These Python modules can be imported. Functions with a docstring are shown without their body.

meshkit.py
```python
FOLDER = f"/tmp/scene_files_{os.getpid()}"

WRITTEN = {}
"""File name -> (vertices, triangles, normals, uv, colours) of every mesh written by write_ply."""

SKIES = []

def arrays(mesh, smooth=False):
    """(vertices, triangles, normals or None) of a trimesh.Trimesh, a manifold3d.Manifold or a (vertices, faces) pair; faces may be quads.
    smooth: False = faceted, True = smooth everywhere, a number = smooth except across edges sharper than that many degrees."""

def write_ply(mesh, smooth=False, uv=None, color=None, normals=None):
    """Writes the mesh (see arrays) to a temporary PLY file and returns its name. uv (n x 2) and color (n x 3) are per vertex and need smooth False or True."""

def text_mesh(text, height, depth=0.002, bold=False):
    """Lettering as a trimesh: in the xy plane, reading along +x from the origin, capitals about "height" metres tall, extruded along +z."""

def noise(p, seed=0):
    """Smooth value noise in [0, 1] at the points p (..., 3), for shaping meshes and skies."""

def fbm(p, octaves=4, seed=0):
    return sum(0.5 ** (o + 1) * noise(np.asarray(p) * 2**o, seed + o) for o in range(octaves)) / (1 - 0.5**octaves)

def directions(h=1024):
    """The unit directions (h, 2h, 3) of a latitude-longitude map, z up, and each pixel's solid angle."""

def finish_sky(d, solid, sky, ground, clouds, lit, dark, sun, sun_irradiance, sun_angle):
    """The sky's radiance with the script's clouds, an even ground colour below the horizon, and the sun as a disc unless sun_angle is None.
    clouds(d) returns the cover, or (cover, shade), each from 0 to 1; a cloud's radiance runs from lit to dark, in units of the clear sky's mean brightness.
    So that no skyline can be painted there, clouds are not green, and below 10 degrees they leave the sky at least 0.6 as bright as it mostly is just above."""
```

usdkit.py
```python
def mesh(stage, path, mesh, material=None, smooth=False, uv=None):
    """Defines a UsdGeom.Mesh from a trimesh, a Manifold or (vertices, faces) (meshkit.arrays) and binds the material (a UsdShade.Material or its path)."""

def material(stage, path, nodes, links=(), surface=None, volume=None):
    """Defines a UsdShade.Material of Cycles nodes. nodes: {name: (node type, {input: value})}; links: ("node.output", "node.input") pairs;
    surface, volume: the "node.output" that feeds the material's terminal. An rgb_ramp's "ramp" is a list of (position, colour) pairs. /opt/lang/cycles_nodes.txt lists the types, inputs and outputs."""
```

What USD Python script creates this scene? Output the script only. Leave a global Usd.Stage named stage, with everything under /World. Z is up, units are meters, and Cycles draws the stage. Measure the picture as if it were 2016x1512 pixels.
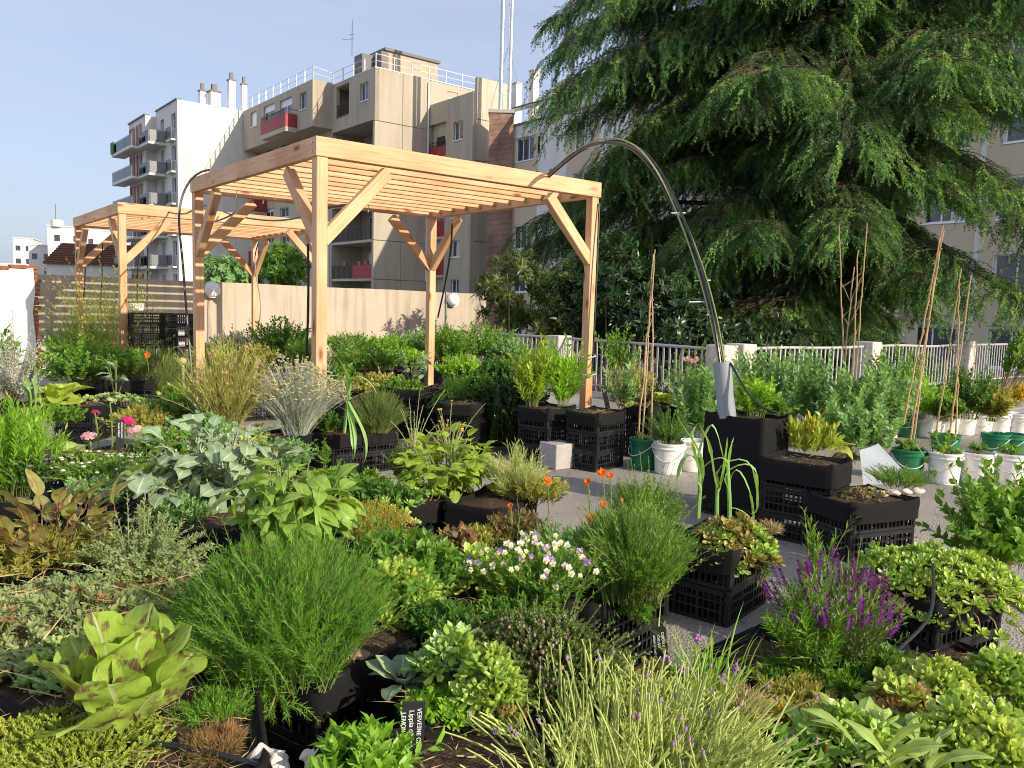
import math, numpy as np, trimesh, usdkit, meshkit
from pxr import Usd, UsdGeom, UsdLux, UsdShade, Gf, Sdf, Vt
import shapely.geometry as sg

stage = Usd.Stage.CreateInMemory()
UsdGeom.SetStageUpAxis(stage, 'Z'); UsdGeom.SetStageMetersPerUnit(stage, 1.0)
UsdGeom.Xform.Define(stage, '/World'); UsdGeom.Scope.Define(stage, '/World/Looks')

# ---------------------------------------------------------------- camera, sky, sun, exposure
PITCH, ROLL, EYE, FPX = 0.0946, 0.0272, 1.264, 1590.5
_c, _s = math.cos(PITCH), math.sin(PITCH)
FW = np.array([0, _c, -_s]); UP0 = np.array([0, _s, _c]); RT0 = np.array([1.0, 0, 0])
RT = math.cos(ROLL)*RT0 + math.sin(ROLL)*UP0
UP = -math.sin(ROLL)*RT0 + math.cos(ROLL)*UP0
cam = UsdGeom.Camera.Define(stage, '/World/camera')
cam.AddTransformOp().Set(Gf.Matrix4d(*RT, 0, *UP, 0, *(-FW), 0, 0, 0, EYE, 1))
cam.CreateHorizontalApertureAttr(36.0); cam.CreateVerticalApertureAttr(27.0)
cam.CreateFocalLengthAttr(FPX/2016*36.0)
cam.CreateClippingRangeAttr(Gf.Vec2f(0.05, 5000))
cam.CreateExposureAttr(0.46)

SUN_EL, SUN_AZ = math.radians(25.5), math.atan2(.807, -.591)
SD = np.array([math.sin(SUN_AZ)*math.cos(SUN_EL), math.cos(SUN_AZ)*math.cos(SUN_EL), math.sin(SUN_EL)])
sky = UsdLux.DomeLight.Define(stage, '/World/sky')
sky.GetPrim().SetCustomDataByKey('kind', 'structure')
skymat = usdkit.material(stage, '/World/Looks/sky_look', {
    'sk': ('sky_texture', {'sky_type': 'single_scattering', 'sun_disc': False, 'sun_elevation': SUN_EL, 'sun_rotation': SUN_AZ, 'air_density': 1.0, 'aerosol_density': 2.6, 'ozone_density': 3.0, 'altitude': 50.0}),
    'tc': ('texture_coordinate', {}), 'mp': ('mapping', {'scale': (1.0, 1.6, 7.0)}),
    'nz': ('noise_texture', {'scale': 3.2, 'detail': 6.0, 'roughness': .55}),
    'rp': ('rgb_ramp', {'ramp': [(0.35, (.56, .56, .56)), (.75, (.76, .76, .76))]}),
    'mx': ('mix_color', {'blend_type': 'mix', 'b': (3.05, 3.35, 4.2)}),
    'bg': ('background_shader', {'strength': 0.148})},
    [('tc.generated', 'mp.vector'), ('mp.vector', 'nz.vector'), ('nz.fac', 'rp.fac'), ('rp.color', 'mx.fac'), ('sk.color', 'mx.a'), ('mx.result', 'bg.color')], surface='bg.background')
UsdShade.MaterialBindingAPI.Apply(sky.GetPrim()).Bind(skymat)
sun = UsdLux.DistantLight.Define(stage, '/World/sun')
sun.CreateNormalizeAttr(True); sun.CreateIntensityAttr(1.15); sun.CreateAngleAttr(0.55); sun.CreateColorAttr(Gf.Vec3f(1.0, .88, .71))
_x = np.cross([0, 0, 1.0], SD); _x /= np.linalg.norm(_x); _y = np.cross(SD, _x)
sun.AddTransformOp().Set(Gf.Matrix4d(*_x, 0, *_y, 0, *SD, 0, 0, 0, 50, 1))

# ---------------------------------------------------------------- helpers
def Wp(px, py, z=None, d=None):
    """the point of the place seen at a photograph position, on the level z or at the distance d."""
    r = FPX*FW + (px-1008)*RT + (756-py)*UP
    t = (z-EYE)/r[2] if d is None else d/r[1]
    return np.array([0, 0, EYE]) + r*t
def scale_at(p): return ((np.asarray(p)-[0, 0, EYE]) @ FW)/FPX       # metres per photograph pixel
def nrm(a):
    a = np.asarray(a, float); return a/np.maximum(np.linalg.norm(a, axis=-1, keepdims=True), 1e-12)
_used = {}
def numbered(parent, name):
    k = (str(parent), name); n = _used.get(k, 0); _used[k] = n+1
    return f'{parent}/{name}' if n == 0 else f'{parent}/{name}_{n:03d}'
def tag(p, label=None, cat=None, group=None, kind=None):
    for k, v in (('label', label), ('category', cat), ('group', group), ('kind', kind)):
        if v: p.SetCustomDataByKey(k, v)
    return p
LABELS = {}
def thing(name, label, cat, loc=(0, 0, 0), yaw=0.0, group=None, kind=None, tilt=None):
    x = UsdGeom.Xform.Define(stage, numbered('/World', name))
    x.AddTranslateOp().Set(Gf.Vec3d(*map(float, loc))); x.AddRotateZOp().Set(math.degrees(yaw))
    if tilt: x.AddRotateXOp().Set(math.degrees(tilt))
    LABELS[label] = LABELS.get(label, 0)+1
    return tag(x.GetPrim(), label, cat, group, kind)
def dup(root, label, loc, yaw, group=None):
    import re; t = thing(re.sub(r'_\d{3}$', '', root.GetName()), label, root.GetCustomDataByKey('category'), loc, yaw, group or root.GetCustomDataByKey('group'))
    t.GetReferences().AddInternalReference(root.GetPath()); t.SetInstanceable(True)
    return t
def path_of(p): return '/World' if p is None else str(p.GetPath())
def obj(name, geo, mat, parent=None, smooth=False, label=None, kind=None):
    m = usdkit.mesh(stage, numbered(path_of(parent), name), (geo[0], geo[1]), M[mat], smooth=smooth if len(geo) < 3 else (True if smooth else False), uv=geo[2] if len(geo) > 2 else None).GetPrim()
    return tag(m, label, kind=kind)
def tobj(name, geo, mat, label, cat, group=None, kind=None, smooth=False):
    LABELS[label] = LABELS.get(label, 0)+1
    return tag(obj(name, geo, mat, None, smooth), label, cat, group, kind)
def cat(*gs):
    gs = [g for g in gs if g is not None and len(g[0])]
    o = np.cumsum([0]+[len(g[0]) for g in gs])
    r = [np.vstack([g[0] for g in gs]), np.vstack([np.asarray(g[1])+k for g, k in zip(gs, o)])]
    if all(len(g) > 2 for g in gs): r.append(np.vstack([g[2] for g in gs]))
    return tuple(r)
def tri(q):
    q = np.asarray(q); return np.vstack([q[:, [0, 1, 2]], q[:, [0, 2, 3]]])
_BQ = tri([[0, 3, 2, 1], [4, 5, 6, 7], [0, 1, 5, 4], [1, 2, 6, 5], [2, 3, 7, 6], [3, 0, 4, 7]])
def bx(x0, x1, y0, y1, z0, z1):
    return np.array([[x0, y0, z0], [x1, y0, z0], [x1, y1, z0], [x0, y1, z0], [x0, y0, z1], [x1, y0, z1], [x1, y1, z1], [x0, y1, z1]], float), _BQ
def cbx(x0, x1, y0, y1, z0, z1, c=.01):
    m = trimesh.convex.convex_hull(np.vstack([bx(x0+c, x1-c, y0+c, y1-c, z0, z1)[0], bx(x0, x1, y0+c, y1-c, z0+c, z1-c)[0], bx(x0+c, x1-c, y0, y1, z0+c, z1-c)[0]]))
    return np.array(m.vertices), np.array(m.faces)
def tube(pts, r, k=6, caps=True):
    p = np.asarray(pts, float); n = len(p); r = np.broadcast_to(r, (n,))
    t = nrm(np.gradient(p, axis=0)); ref = np.array([0, 0, 1.0]) if abs(t[:, 2]).mean() < .8 else np.array([1.0, 0, 0])
    a = nrm(np.cross(t, ref)); b = np.cross(t, a); th = np.arange(k)*2*np.pi/k
    v = (p[:, None] + r[:, None, None]*(np.cos(th)[None, :, None]*a[:, None]+np.sin(th)[None, :, None]*b[:, None])).reshape(-1, 3)
    i, j = np.meshgrid(np.arange(n-1), np.arange(k), indexing='ij'); j2 = (j+1) % k
    f = tri(np.stack([i*k+j, i*k+j2, (i+1)*k+j2, (i+1)*k+j], -1).reshape(-1, 4))
    if caps:
        f = np.vstack([f] + [[[o, o+q+1, o+q] if o == 0 else [o, o+q, o+q+1] for q in range(1, k-1)] for o in (0, (n-1)*k)])
    return v, f
def spline(pts, n=24):
    from scipy.interpolate import CubicSpline
    p = np.asarray(pts, float); s = np.r_[0, np.cumsum(np.linalg.norm(np.diff(p, axis=0), axis=1))]
    return CubicSpline(s, p)(np.linspace(0, s[-1], n))
def lathe(prof, k=28):
    prof = np.asarray(prof, float); th = np.arange(k)*2*np.pi/k; n = len(prof)
    v = np.stack([prof[:, :1]*np.cos(th), prof[:, :1]*np.sin(th), np.repeat(prof[:, 1:2], k, 1)], -1).reshape(-1, 3)
    i, j = np.meshgrid(np.arange(n-1), np.arange(k), indexing='ij'); j2 = (j+1) % k
    return v, tri(np.stack([i*k+j, i*k+j2, (i+1)*k+j2, (i+1)*k+j], -1).reshape(-1, 4))
def move(g, p=(0, 0, 0), yaw=0.0):
    c, s = math.cos(yaw), math.sin(yaw); v = g[0] @ np.array([[c, s, 0], [-s, c, 0], [0, 0, 1.0]]) + np.asarray(p)
    return (v,)+tuple(g[1:])
_brng = np.random.default_rng(5)
def beam(p0, p1, w, h, up=(0, 0, 1), ch=.004):
    """a timber with chamfered edges, texture coordinates along its length."""
    p0, p1 = np.asarray(p0, float), np.asarray(p1, float); t = p1-p0; L = np.linalg.norm(t); t /= L
    a = nrm(np.cross(t, up)); b = np.cross(a, t); w2, h2 = w/2, h/2
    prof = [(-w2+ch, -h2), (w2-ch, -h2), (w2, -h2+ch), (w2, h2-ch), (w2-ch, h2), (-w2+ch, h2), (-w2, h2-ch), (-w2, -h2+ch)]
    v, f, uv = [], [], []; o = _brng.uniform(0, 50, 2); run = 0.0
    for i in range(8):
        q0, q1 = np.array(prof[i]), np.array(prof[(i+1) % 8]); step = np.linalg.norm(q1-q0); n = len(v)
        for P, s in ((p0, 0), (p1, L)):
            for q, r in ((q0, run), (q1, run+step)):
                v.append(P+a*q[0]+b*q[1]); uv.append((o[0]+s, o[1]+r))
        f += [[n, n+1, n+3], [n, n+3, n+2]]; run += step
    for P, s in ((p0, 0), (p1, 1)):
        n = len(v)
        for q in prof: v.append(P+a*q[0]+b*q[1]); uv.append((o[0]+q[0]*.3, o[1]+q[1]))
        f += [[n, n+i+1, n+i] if s == 0 else [n, n+i, n+i+1] for i in range(1, 7)]
    return np.array(v), np.array(f), np.array(uv)
def wobble(g, amp, sc, seed=0):
    v = g[0]; d = np.stack([meshkit.noise(v*sc, seed+i)-.5 for i in range(3)], -1)*2*amp
    return (v+d,)+tuple(g[1:])

# ---------------------------------------------------------------- materials
M = {}
def mat(name, nodes, links, surface='p.BSDF'): M[name] = usdkit.material(stage, f'/World/Looks/{name}', nodes, links, surface)
def plain(name, c, rough=.6, spec=.4, metal=0.0, var=.25, sc=7.0, bump=.0, bsc=60.0, c2=None):
    """a matt surface whose tone varies a little from place to place."""
    c = np.array(c); lo = c*(1-var) if c2 is None else np.array(c2)
    nodes = {'tc': ('texture_coordinate', {}), 'n': ('noise_texture', {'scale': sc, 'detail': 6.0, 'roughness': .65}), 'r': ('rgb_ramp', {'ramp': [(.3, tuple(lo)), (.7, tuple(c))]}),
             'p': ('principled_bsdf', {'roughness': rough, 'specular_ior_level': spec, 'metallic': metal})}
    links = [('tc.object', 'n.vector'), ('n.fac', 'r.fac'), ('r.color', 'p.base_color')]
    if bump:
        nodes['bn'] = ('noise_texture', {'scale': bsc, 'detail': 4.0}); nodes['b'] = ('bump', {'strength': bump, 'distance': .01})
        links += [('tc.object', 'bn.vector'), ('bn.fac', 'b.height'), ('b.normal', 'p.normal')]
    mat(name, nodes, links)
def leafy(name, cols, trans=.3, rough=.45, sc=5.0, spec=.35, per_object=0.0):
    """leaves: the tone differs from leaf to leaf and from clump to clump, light shines through."""
    cols = [tuple(min(x*f_, .8) for x, f_ in zip(c, (2.3, 1.98, 1.15) if name != 'leaf_chamomile' else (2.7, 1.75, 1.0))) for c in cols] if not name.startswith(('petal', 'leaf_cedar', 'leaf_silver', 'leaf_laurel', 'leaf_magnolia', 'leaf_golden', 'leaf_rust', 'sedum_red', 'sedum_lime', 'leaf_seed', 'leaf_vetch')) else cols
    k = len(cols); st = [((i+.5)/k, c) for i, c in enumerate(cols)]
    mat(name, {'g': ('geometry', {}), 'n': ('noise_texture', {'scale': sc, 'detail': 3.0}), 'oi': ('object_info', {}), 'om': ('math', {'math_type': 'multiply_add', 'value2': per_object, 'value3': -per_object/2}), 'oa': ('math', {'math_type': 'add'}), 'm': ('math', {'math_type': 'multiply_add', 'value2': .55-per_object*.6}), 's': ('math', {'math_type': 'multiply_add', 'value2': 1.3, 'value3': -.42}),
               'r': ('rgb_ramp', {'ramp': st}), 'p': ('principled_bsdf', {'roughness': rough, 'specular_ior_level': spec}),
               'h': ('mix_color', {'blend_type': 'multiply', 'fac': 1.0, 'b': (1.5, 1.35, .5), 'use_clamp': False}), 't': ('translucent_bsdf', {}), 'x': ('mix_closure', {'fac': trans})},
        [('g.position', 'n.vector'), ('n.fac', 's.value1'), ('g.random_per_island', 'm.value1'), ('s.value', 'm.value3'), ('oi.random', 'om.value1'), ('m.value', 'oa.value1'), ('om.value', 'oa.value2'), ('oa.value', 'r.fac'), ('r.color', 'p.base_color'), ('r.color', 'h.a'), ('h.result', 't.color'), ('p.BSDF', 'x.closure1'), ('t.BSDF', 'x.closure2')], surface='x.closure')
def veined(name, c, vein, blot=None, trans=.25, rough=.45, nv=9.0):
    """large leaves: midrib and side veins by the leaf's own coordinates, blotches of a second colour."""
    nodes = {'a': ('attribute', {'attribute': 'st'}), 'sx': ('separate_xyz', {}), 'ab': ('math', {'math_type': 'absolute'}),
             'o': ('object_info', {}), 'g': ('geometry', {}), 'n': ('noise_texture', {'scale': 34.0, 'detail': 5.0}),
             'v1': ('math', {'math_type': 'multiply_add', 'value2': -.55}), 'v2': ('math', {'math_type': 'multiply', 'value2': nv}), 'v3': ('math', {'math_type': 'fraction'}),
             'v4': ('math', {'math_type': 'less_than', 'value2': .13}), 'md': ('math', {'math_type': 'less_than', 'value2': .07}), 'v5': ('math', {'math_type': 'multiply', 'value2': .3}), 'mm': ('math', {'math_type': 'maximum'}),
             'r': ('rgb_ramp', {'ramp': [(.35, tuple(np.array(c)*.72)), (.65, c)]}), 'vx': ('mix_color', {'b': vein}),
             'bl': ('rgb_ramp', {'ramp': [(.52, (0, 0, 0)), (.6, (1, 1, 1))] if blot else [(0, (0, 0, 0)), (1, (0, 0, 0))]}), 'bm': ('mix_color', {'b': blot or c}),
             'p': ('principled_bsdf', {'roughness': rough, 'specular_ior_level': .35}), 'h': ('mix_color', {'blend_type': 'multiply', 'fac': 1.0, 'b': (1.5, 1.35, .5), 'use_clamp': False}), 't': ('translucent_bsdf', {}), 'x': ('mix_closure', {'fac': trans}),
             'b': ('bump', {'strength': .5, 'distance': .004})}
    mat(name, nodes, [('a.vector', 'sx.vector'), ('sx.y', 'ab.value1'), ('ab.value', 'v1.value1'), ('sx.x', 'v1.value3'), ('v1.value', 'v2.value1'), ('v2.value', 'v3.value1'), ('v3.value', 'v4.value1'), ('v4.value', 'v5.value1'), ('ab.value', 'md.value1'),
               ('md.value', 'mm.value1'), ('v5.value', 'mm.value2'), ('g.position', 'n.vector'), ('n.fac', 'r.fac'), ('r.color', 'bm.a'), ('n.color', 'bl.fac'), ('bl.color', 'bm.fac'), ('bm.result', 'vx.a'), ('mm.value', 'vx.fac'), ('vx.result', 'p.base_color'),
               ('vx.result', 'h.a'), ('h.result', 't.color'), ('v3.value', 'b.height'), ('b.normal', 'p.normal'), ('p.BSDF', 'x.closure1'), ('t.BSDF', 'x.closure2')], surface='x.closure')
def wood(name, c, c2, knot):
    mat(name, {'a': ('attribute', {'attribute': 'st'}), 'mp': ('mapping', {'scale': (1.1, 26.0, 1.0)}), 'n': ('noise_texture', {'scale': 2.2, 'detail': 7.0, 'roughness': .62, 'distortion': .6}),
               'r': ('rgb_ramp', {'ramp': [(.3, c2), (.52, c), (.75, tuple(np.array(c)*1.08))]}), 'mk': ('mapping', {'scale': (2.6, 8.0, 1.0)}), 'v': ('voronoi_texture', {'scale': 1.0}),
               'kr': ('rgb_ramp', {'ramp': [(.08, (1, 1, 1)), (.22, (0, 0, 0))]}), 'mx': ('mix_color', {'b': knot}), 'n2': ('noise_texture', {'scale': 1.3, 'detail': 2.0}), 'r2': ('rgb_ramp', {'ramp': [(.28, (.80, .62, .48)), (.68, (1.06, 1.03, 1.0))]}),
               'mu': ('mix_color', {'blend_type': 'multiply', 'fac': 1.0}), 'p': ('principled_bsdf', {'roughness': .62, 'specular_ior_level': .3}), 'b': ('bump', {'strength': .25, 'distance': .003})},
        [('a.vector', 'mp.vector'), ('mp.vector', 'n.vector'), ('n.fac', 'r.fac'), ('a.vector', 'mk.vector'), ('mk.vector', 'v.vector'), ('v.distance', 'kr.fac'), ('r.color', 'mx.a'), ('kr.color', 'mx.fac'), ('a.vector', 'n2.vector'), ('n2.fac', 'r2.fac'),
         ('mx.result', 'mu.a'), ('r2.color', 'mu.b'), ('mu.result', 'p.base_color'), ('n.fac', 'b.height'), ('b.normal', 'p.normal')])

wood('pine_timber', (.65, .43, .26), (.50, .29, .145), (.24, .10, .04))
plain('black_plastic', (.007, .007, .0075), .45, .3, sc=8, c2=(.020, .019, .018))
plain('black_fabric', (.0125, .012, .0115), .85, .18, var=.35, sc=9, bump=.5, bsc=300)
plain('soil', (.09, .06, .04), .95, .1, var=.55, sc=50, bump=1.0, bsc=90)
plain('black_hose', (.015, .015, .016), .35, .5)
plain('white_plastic', (.78, .77, .74), .38, .5, sc=11, c2=(.60, .57, .51))
plain('green_plastic', (.015, .16, .065), .35, .5, var=.15, sc=10)
plain('white_metal', (.78, .78, .78), .5)
plain('grey_paint', (.42, .41, .40), .5, var=.2, sc=12)
plain('galvanised', (.62, .62, .62), .32, .5, .85, var=.12, sc=5)
plain('grey_sleeve', (.27, .29, .31), .3, .5, var=.08)
plain('plastic_sheet', (.30, .34, .38), .35, .5, var=.08, sc=4)
plain('concrete_block', (.46, .43, .40), .9, .2, var=.25, sc=30, bump=.6, bsc=140)
plain('pillar_render', (.62, .56, .50), .9, .2, var=.4, sc=6, bump=.4, bsc=90)
plain('bamboo', (.55, .36, .18), .5, var=.35, sc=25)
plain('twine', (.62, .48, .32), .9, .1)
plain('straw', (.58, .44, .22), .8, .2, var=.5, sc=40)
plain('dry_bark', (.42, .28, .19), .9, .15, var=.5, sc=30)
plain('pale_stone', (.62, .55, .47), .8, .2, var=.3, sc=25, bump=.5)
plain('bark', (.11, .075, .055), .95, .1, var=.5, sc=14, bump=.9, bsc=40)
plain('twig', (.30, .22, .14), .9, .15, var=.4, sc=30)
plain('green_stem', (.20, .26, .07), .6, .3, var=.35, sc=30)
plain('pale_stem', (.42, .44, .20), .6, .3, var=.3, sc=30)
plain('label_black', (.02, .02, .022), .5)
plain('chalk_white', (.85, .85, .83), .8)
plain('paper_white', (.62, .56, .49), .7, var=.15, sc=20)
mat('asphalt', {'g': ('geometry', {}), 'n': ('noise_texture', {'scale': .7, 'detail': 6.0}), 'n2': ('noise_texture', {'scale': 120.0, 'detail': 3.0}), 'v': ('voronoi_texture', {'scale': 95.0}), 'r': ('rgb_ramp', {'ramp': [(.28, (.17, .155, .14)), (.5, (.30, .275, .24)), (.75, (.42, .385, .34))]}),
    'r2': ('rgb_ramp', {'ramp': [(.25, (.55, .55, .55)), (.7, (1.25, 1.25, 1.25))]}), 'm': ('mix_color', {'blend_type': 'multiply', 'fac': 1.0, 'use_clamp': False}), 'p': ('principled_bsdf', {'roughness': .9, 'specular_ior_level': .2}), 'b': ('bump', {'strength': .8, 'distance': .006})},
    [('g.position', 'n.vector'), ('g.position', 'n2.vector'), ('g.position', 'v.vector'), ('n.fac', 'r.fac'), ('n2.fac', 'r2.fac'), ('r.color', 'm.a'), ('r2.color', 'm.b'), ('m.result', 'p.base_color'), ('v.distance', 'b.height'), ('b.normal', 'p.normal')])
def wallmat(name, c, dirt, sc=1.0, streak=.5, rough=.9):
    """render or concrete with rain streaks running down it and a fine grain."""
    mat(name, {'tc': ('texture_coordinate', {}), 'mp': ('mapping', {'scale': (5.0*sc, 5.0*sc, .35*sc)}), 'n': ('noise_texture', {'scale': 1.0, 'detail': 7.0, 'roughness': .6}), 'r': ('rgb_ramp', {'ramp': [(.48, (0, 0, 0)), (.8, (streak, streak, streak))]}),
        'n2': ('noise_texture', {'scale': .8*sc, 'detail': 5.0}), 'r2': ('rgb_ramp', {'ramp': [(.3, tuple(np.array(c)*.88)), (.7, c)]}), 'm': ('mix_color', {'b': dirt}), 'n3': ('noise_texture', {'scale': 60.0*sc, 'detail': 3.0}), 'b': ('bump', {'strength': .25, 'distance': .01}),
        'p': ('principled_bsdf', {'roughness': rough, 'specular_ior_level': .15})},
        [('tc.object', 'mp.vector'), ('mp.vector', 'n.vector'), ('n.fac', 'r.fac'), ('tc.object', 'n2.vector'), ('n2.fac', 'r2.fac'), ('r2.color', 'm.a'), ('r.color', 'm.fac'), ('m.result', 'p.base_color'), ('tc.object', 'n3.vector'), ('n3.fac', 'b.height'), ('b.normal', 'p.normal')])
wallmat('garden_concrete', (.47, .40, .31), (.20, .17, .14), 1.6, .75)
wallmat('white_render', (.68, .66, .62), (.40, .35, .29), .5, .5)
wallmat('party_white', (.72, .72, .70), (.50, .44, .36), 1.2, .3)
wallmat('tan_concrete', (.44, .385, .30), (.24, .19, .15), .35, .6)
wallmat('pale_concrete', (.50, .45, .35), (.28, .24, .18), .35, .55)
wallmat('grey_render', (.70, .67, .63), (.42, .38, .34), .3, .4)
wallmat('beige_render', (.56, .45, .33), (.38, .30, .22), .3, .25)
wallmat('far_white', (.75, .73, .69), (.5, .47, .44), .1, .3)
plain('zinc_edge', (.16, .15, .145), .6)
plain('red_panel', (.30, .035, .04), .55, var=.15, sc=3)
plain('roof_tile', (.22, .09, .06), .85, var=.4, sc=4)
plain('brick_red', (.34, .13, .07), .9, .15, var=.5, sc=22, bump=.3)
plain('mortar', (.45, .40, .34), .95)
plain('rail_black', (.03, .03, .032), .5)
plain('rail_grey', (.20, .21, .22), .35)
plain('shutter_red', (.42, .12, .08), .6)
plain('curtain', (.62, .60, .58), .9, var=.3, sc=2)
plain('window_white', (.80, .80, .79), .45, var=.04)
plain('terracotta', (.5, .18, .09), .8)
mat('window_glass', {'p': ('principled_bsdf', {'base_color': (.035, .04, .05), 'roughness': .06, 'specular_ior_level': .9})}, [])
mat('rail_glass', {'f': ('fresnel', {'IOR': 1.5}), 't': ('transparent_bsdf', {'color': (.62, .66, .68)}), 'g': ('glossy_bsdf', {'roughness': .05}), 'x': ('mix_closure', {})}, [('f.fac', 'x.fac'), ('t.BSDF', 'x.closure1'), ('g.BSDF', 'x.closure2')], surface='x.closure')
mat('lamp_glass', {'p': ('principled_bsdf', {'base_color': (.80, .82, .84), 'roughness': .12, 'specular_ior_level': .6})}, [])

leafy('leaf_cedar', [(.05, .11, .04), (.13, .26, .07), (.27, .48, .12), (.48, .70, .19)], .35, .5, .9, per_object=.45)
leafy('leaf_laurel', [(.020, .045, .015), (.04, .085, .022), (.07, .13, .03)], .2, .32, 1.5)
leafy('leaf_magnolia', [(.06, .10, .025), (.12, .15, .03), (.20, .18, .04), (.32, .20, .05)], .25, .4, 2.0)
leafy('leaf_green', [(.05, .12, .025), (.09, .19, .035), (.14, .27, .05)], .33, .45)
leafy('leaf_deep', [(.03, .085, .02), (.05, .125, .03), (.08, .17, .035)], .3, .45)
leafy('leaf_bright', [(.09, .20, .03), (.14, .28, .04), (.20, .35, .055)], .38, .42)
leafy('leaf_lime', [(.13, .22, .045), (.19, .29, .055), (.25, .33, .07)], .38, .42)
leafy('leaf_chamomile', [(.035, .14, .018), (.06, .20, .025), (.09, .26, .035)], .35, .45, 9)
leafy('leaf_olive', [(.13, .15, .055), (.20, .22, .08), (.28, .28, .11)], .3, .5)
leafy('leaf_thyme', [(.045, .08, .03), (.075, .13, .045), (.11, .17, .06)], .22, .5, 12)
leafy('leaf_silver', [(.46, .50, .43), (.58, .61, .52), (.68, .70, .60)], .2, .7)
leafy('leaf_bean', [(.08, .17, .10), (.125, .24, .14), (.18, .31, .18)], .3, .5, 3)
leafy('leaf_vetch', [(.24, .31, .13), (.38, .44, .20), (.54, .50, .27)], .3, .6, 4)
leafy('leaf_rust', [(.16, .12, .05), (.30, .18, .07), (.42, .22, .10), (.20, .22, .07)], .25, .6, 6)
leafy('leaf_seed', [(.40, .47, .15), (.52, .59, .20), (.63, .66, .31), (.42, .38, .22)], .3, .55, 6)
leafy('leaf_golden', [(.48, .38, .03), (.60, .47, .04), (.45, .42, .05)], .35, .5, 7)
leafy('leaf_bronze', [(.13, .19, .04), (.24, .25, .05), (.36, .29, .07)], .3, .5, 3)
leafy('sedum_green', [(.14, .24, .08), (.22, .33, .11), (.30, .40, .14)], .2, .35, 6, .5)
leafy('sedum_blue', [(.14, .24, .14), (.21, .32, .18), (.29, .38, .2)], .2, .35, 6, .5)
leafy('sedum_lime', [(.40, .52, .10), (.52, .62, .14), (.58, .54, .15)], .25, .35, 6, .5)
leafy('sedum_red', [(.34, .30, .09), (.45, .30, .12), (.46, .18, .10)], .2, .35, 9, .5)
leafy('grass_green', [(.08, .17, .04), (.14, .25, .06), (.22, .33, .09)], .3, .4, 5)
leafy('leek_leaf', [(.11, .22, .12), (.15, .28, .15), (.22, .33, .15)], .3, .4, 3)
for nm, c in (('petal_orange', (.85, .20, .012)), ('petal_magenta', (.62, .02, .16)), ('petal_pink', (.75, .42, .48)), ('petal_violet', (.35, .22, .62)), ('petal_white', (.82, .80, .72)), ('petal_purple', (.20, .03, .26)), ('petal_yellow', (.78, .58, .05)), ('petal_mauve', (.42, .25, .40)), ('petal_cream', (.55, .50, .24)), ('petal_salmon', (.70, .28, .20)), ('petal_lilac', (.48, .26, .56))):
    leafy(nm, [tuple(np.array(c)*.75), c, tuple(np.minimum(np.array(c)*1.15, .9))], .25, .6, 20)
veined('leaf_romaine', (.35, .51, .075), (.50, .54, .26), (.15, .09, .05), .32)
veined('leaf_kale', (.29, .40, .22), (.48, .56, .42), None, .18, .55)
veined('leaf_cabbage', (.36, .50, .12), (.48, .55, .25), None, .3)
veined('leaf_sorrel', (.34, .36, .11), (.36, .16, .08), (.26, .12, .06), .3)
veined('leaf_pepper', (.30, .47, .075), (.36, .50, .14), None, .36, .4)
veined('leaf_chard', (.36, .52, .06), (.42, .5, .12), None, .36, .4)
veined('leaf_lettuce', (.46, .58, .08), (.46, .55, .18), None, .38)
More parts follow.
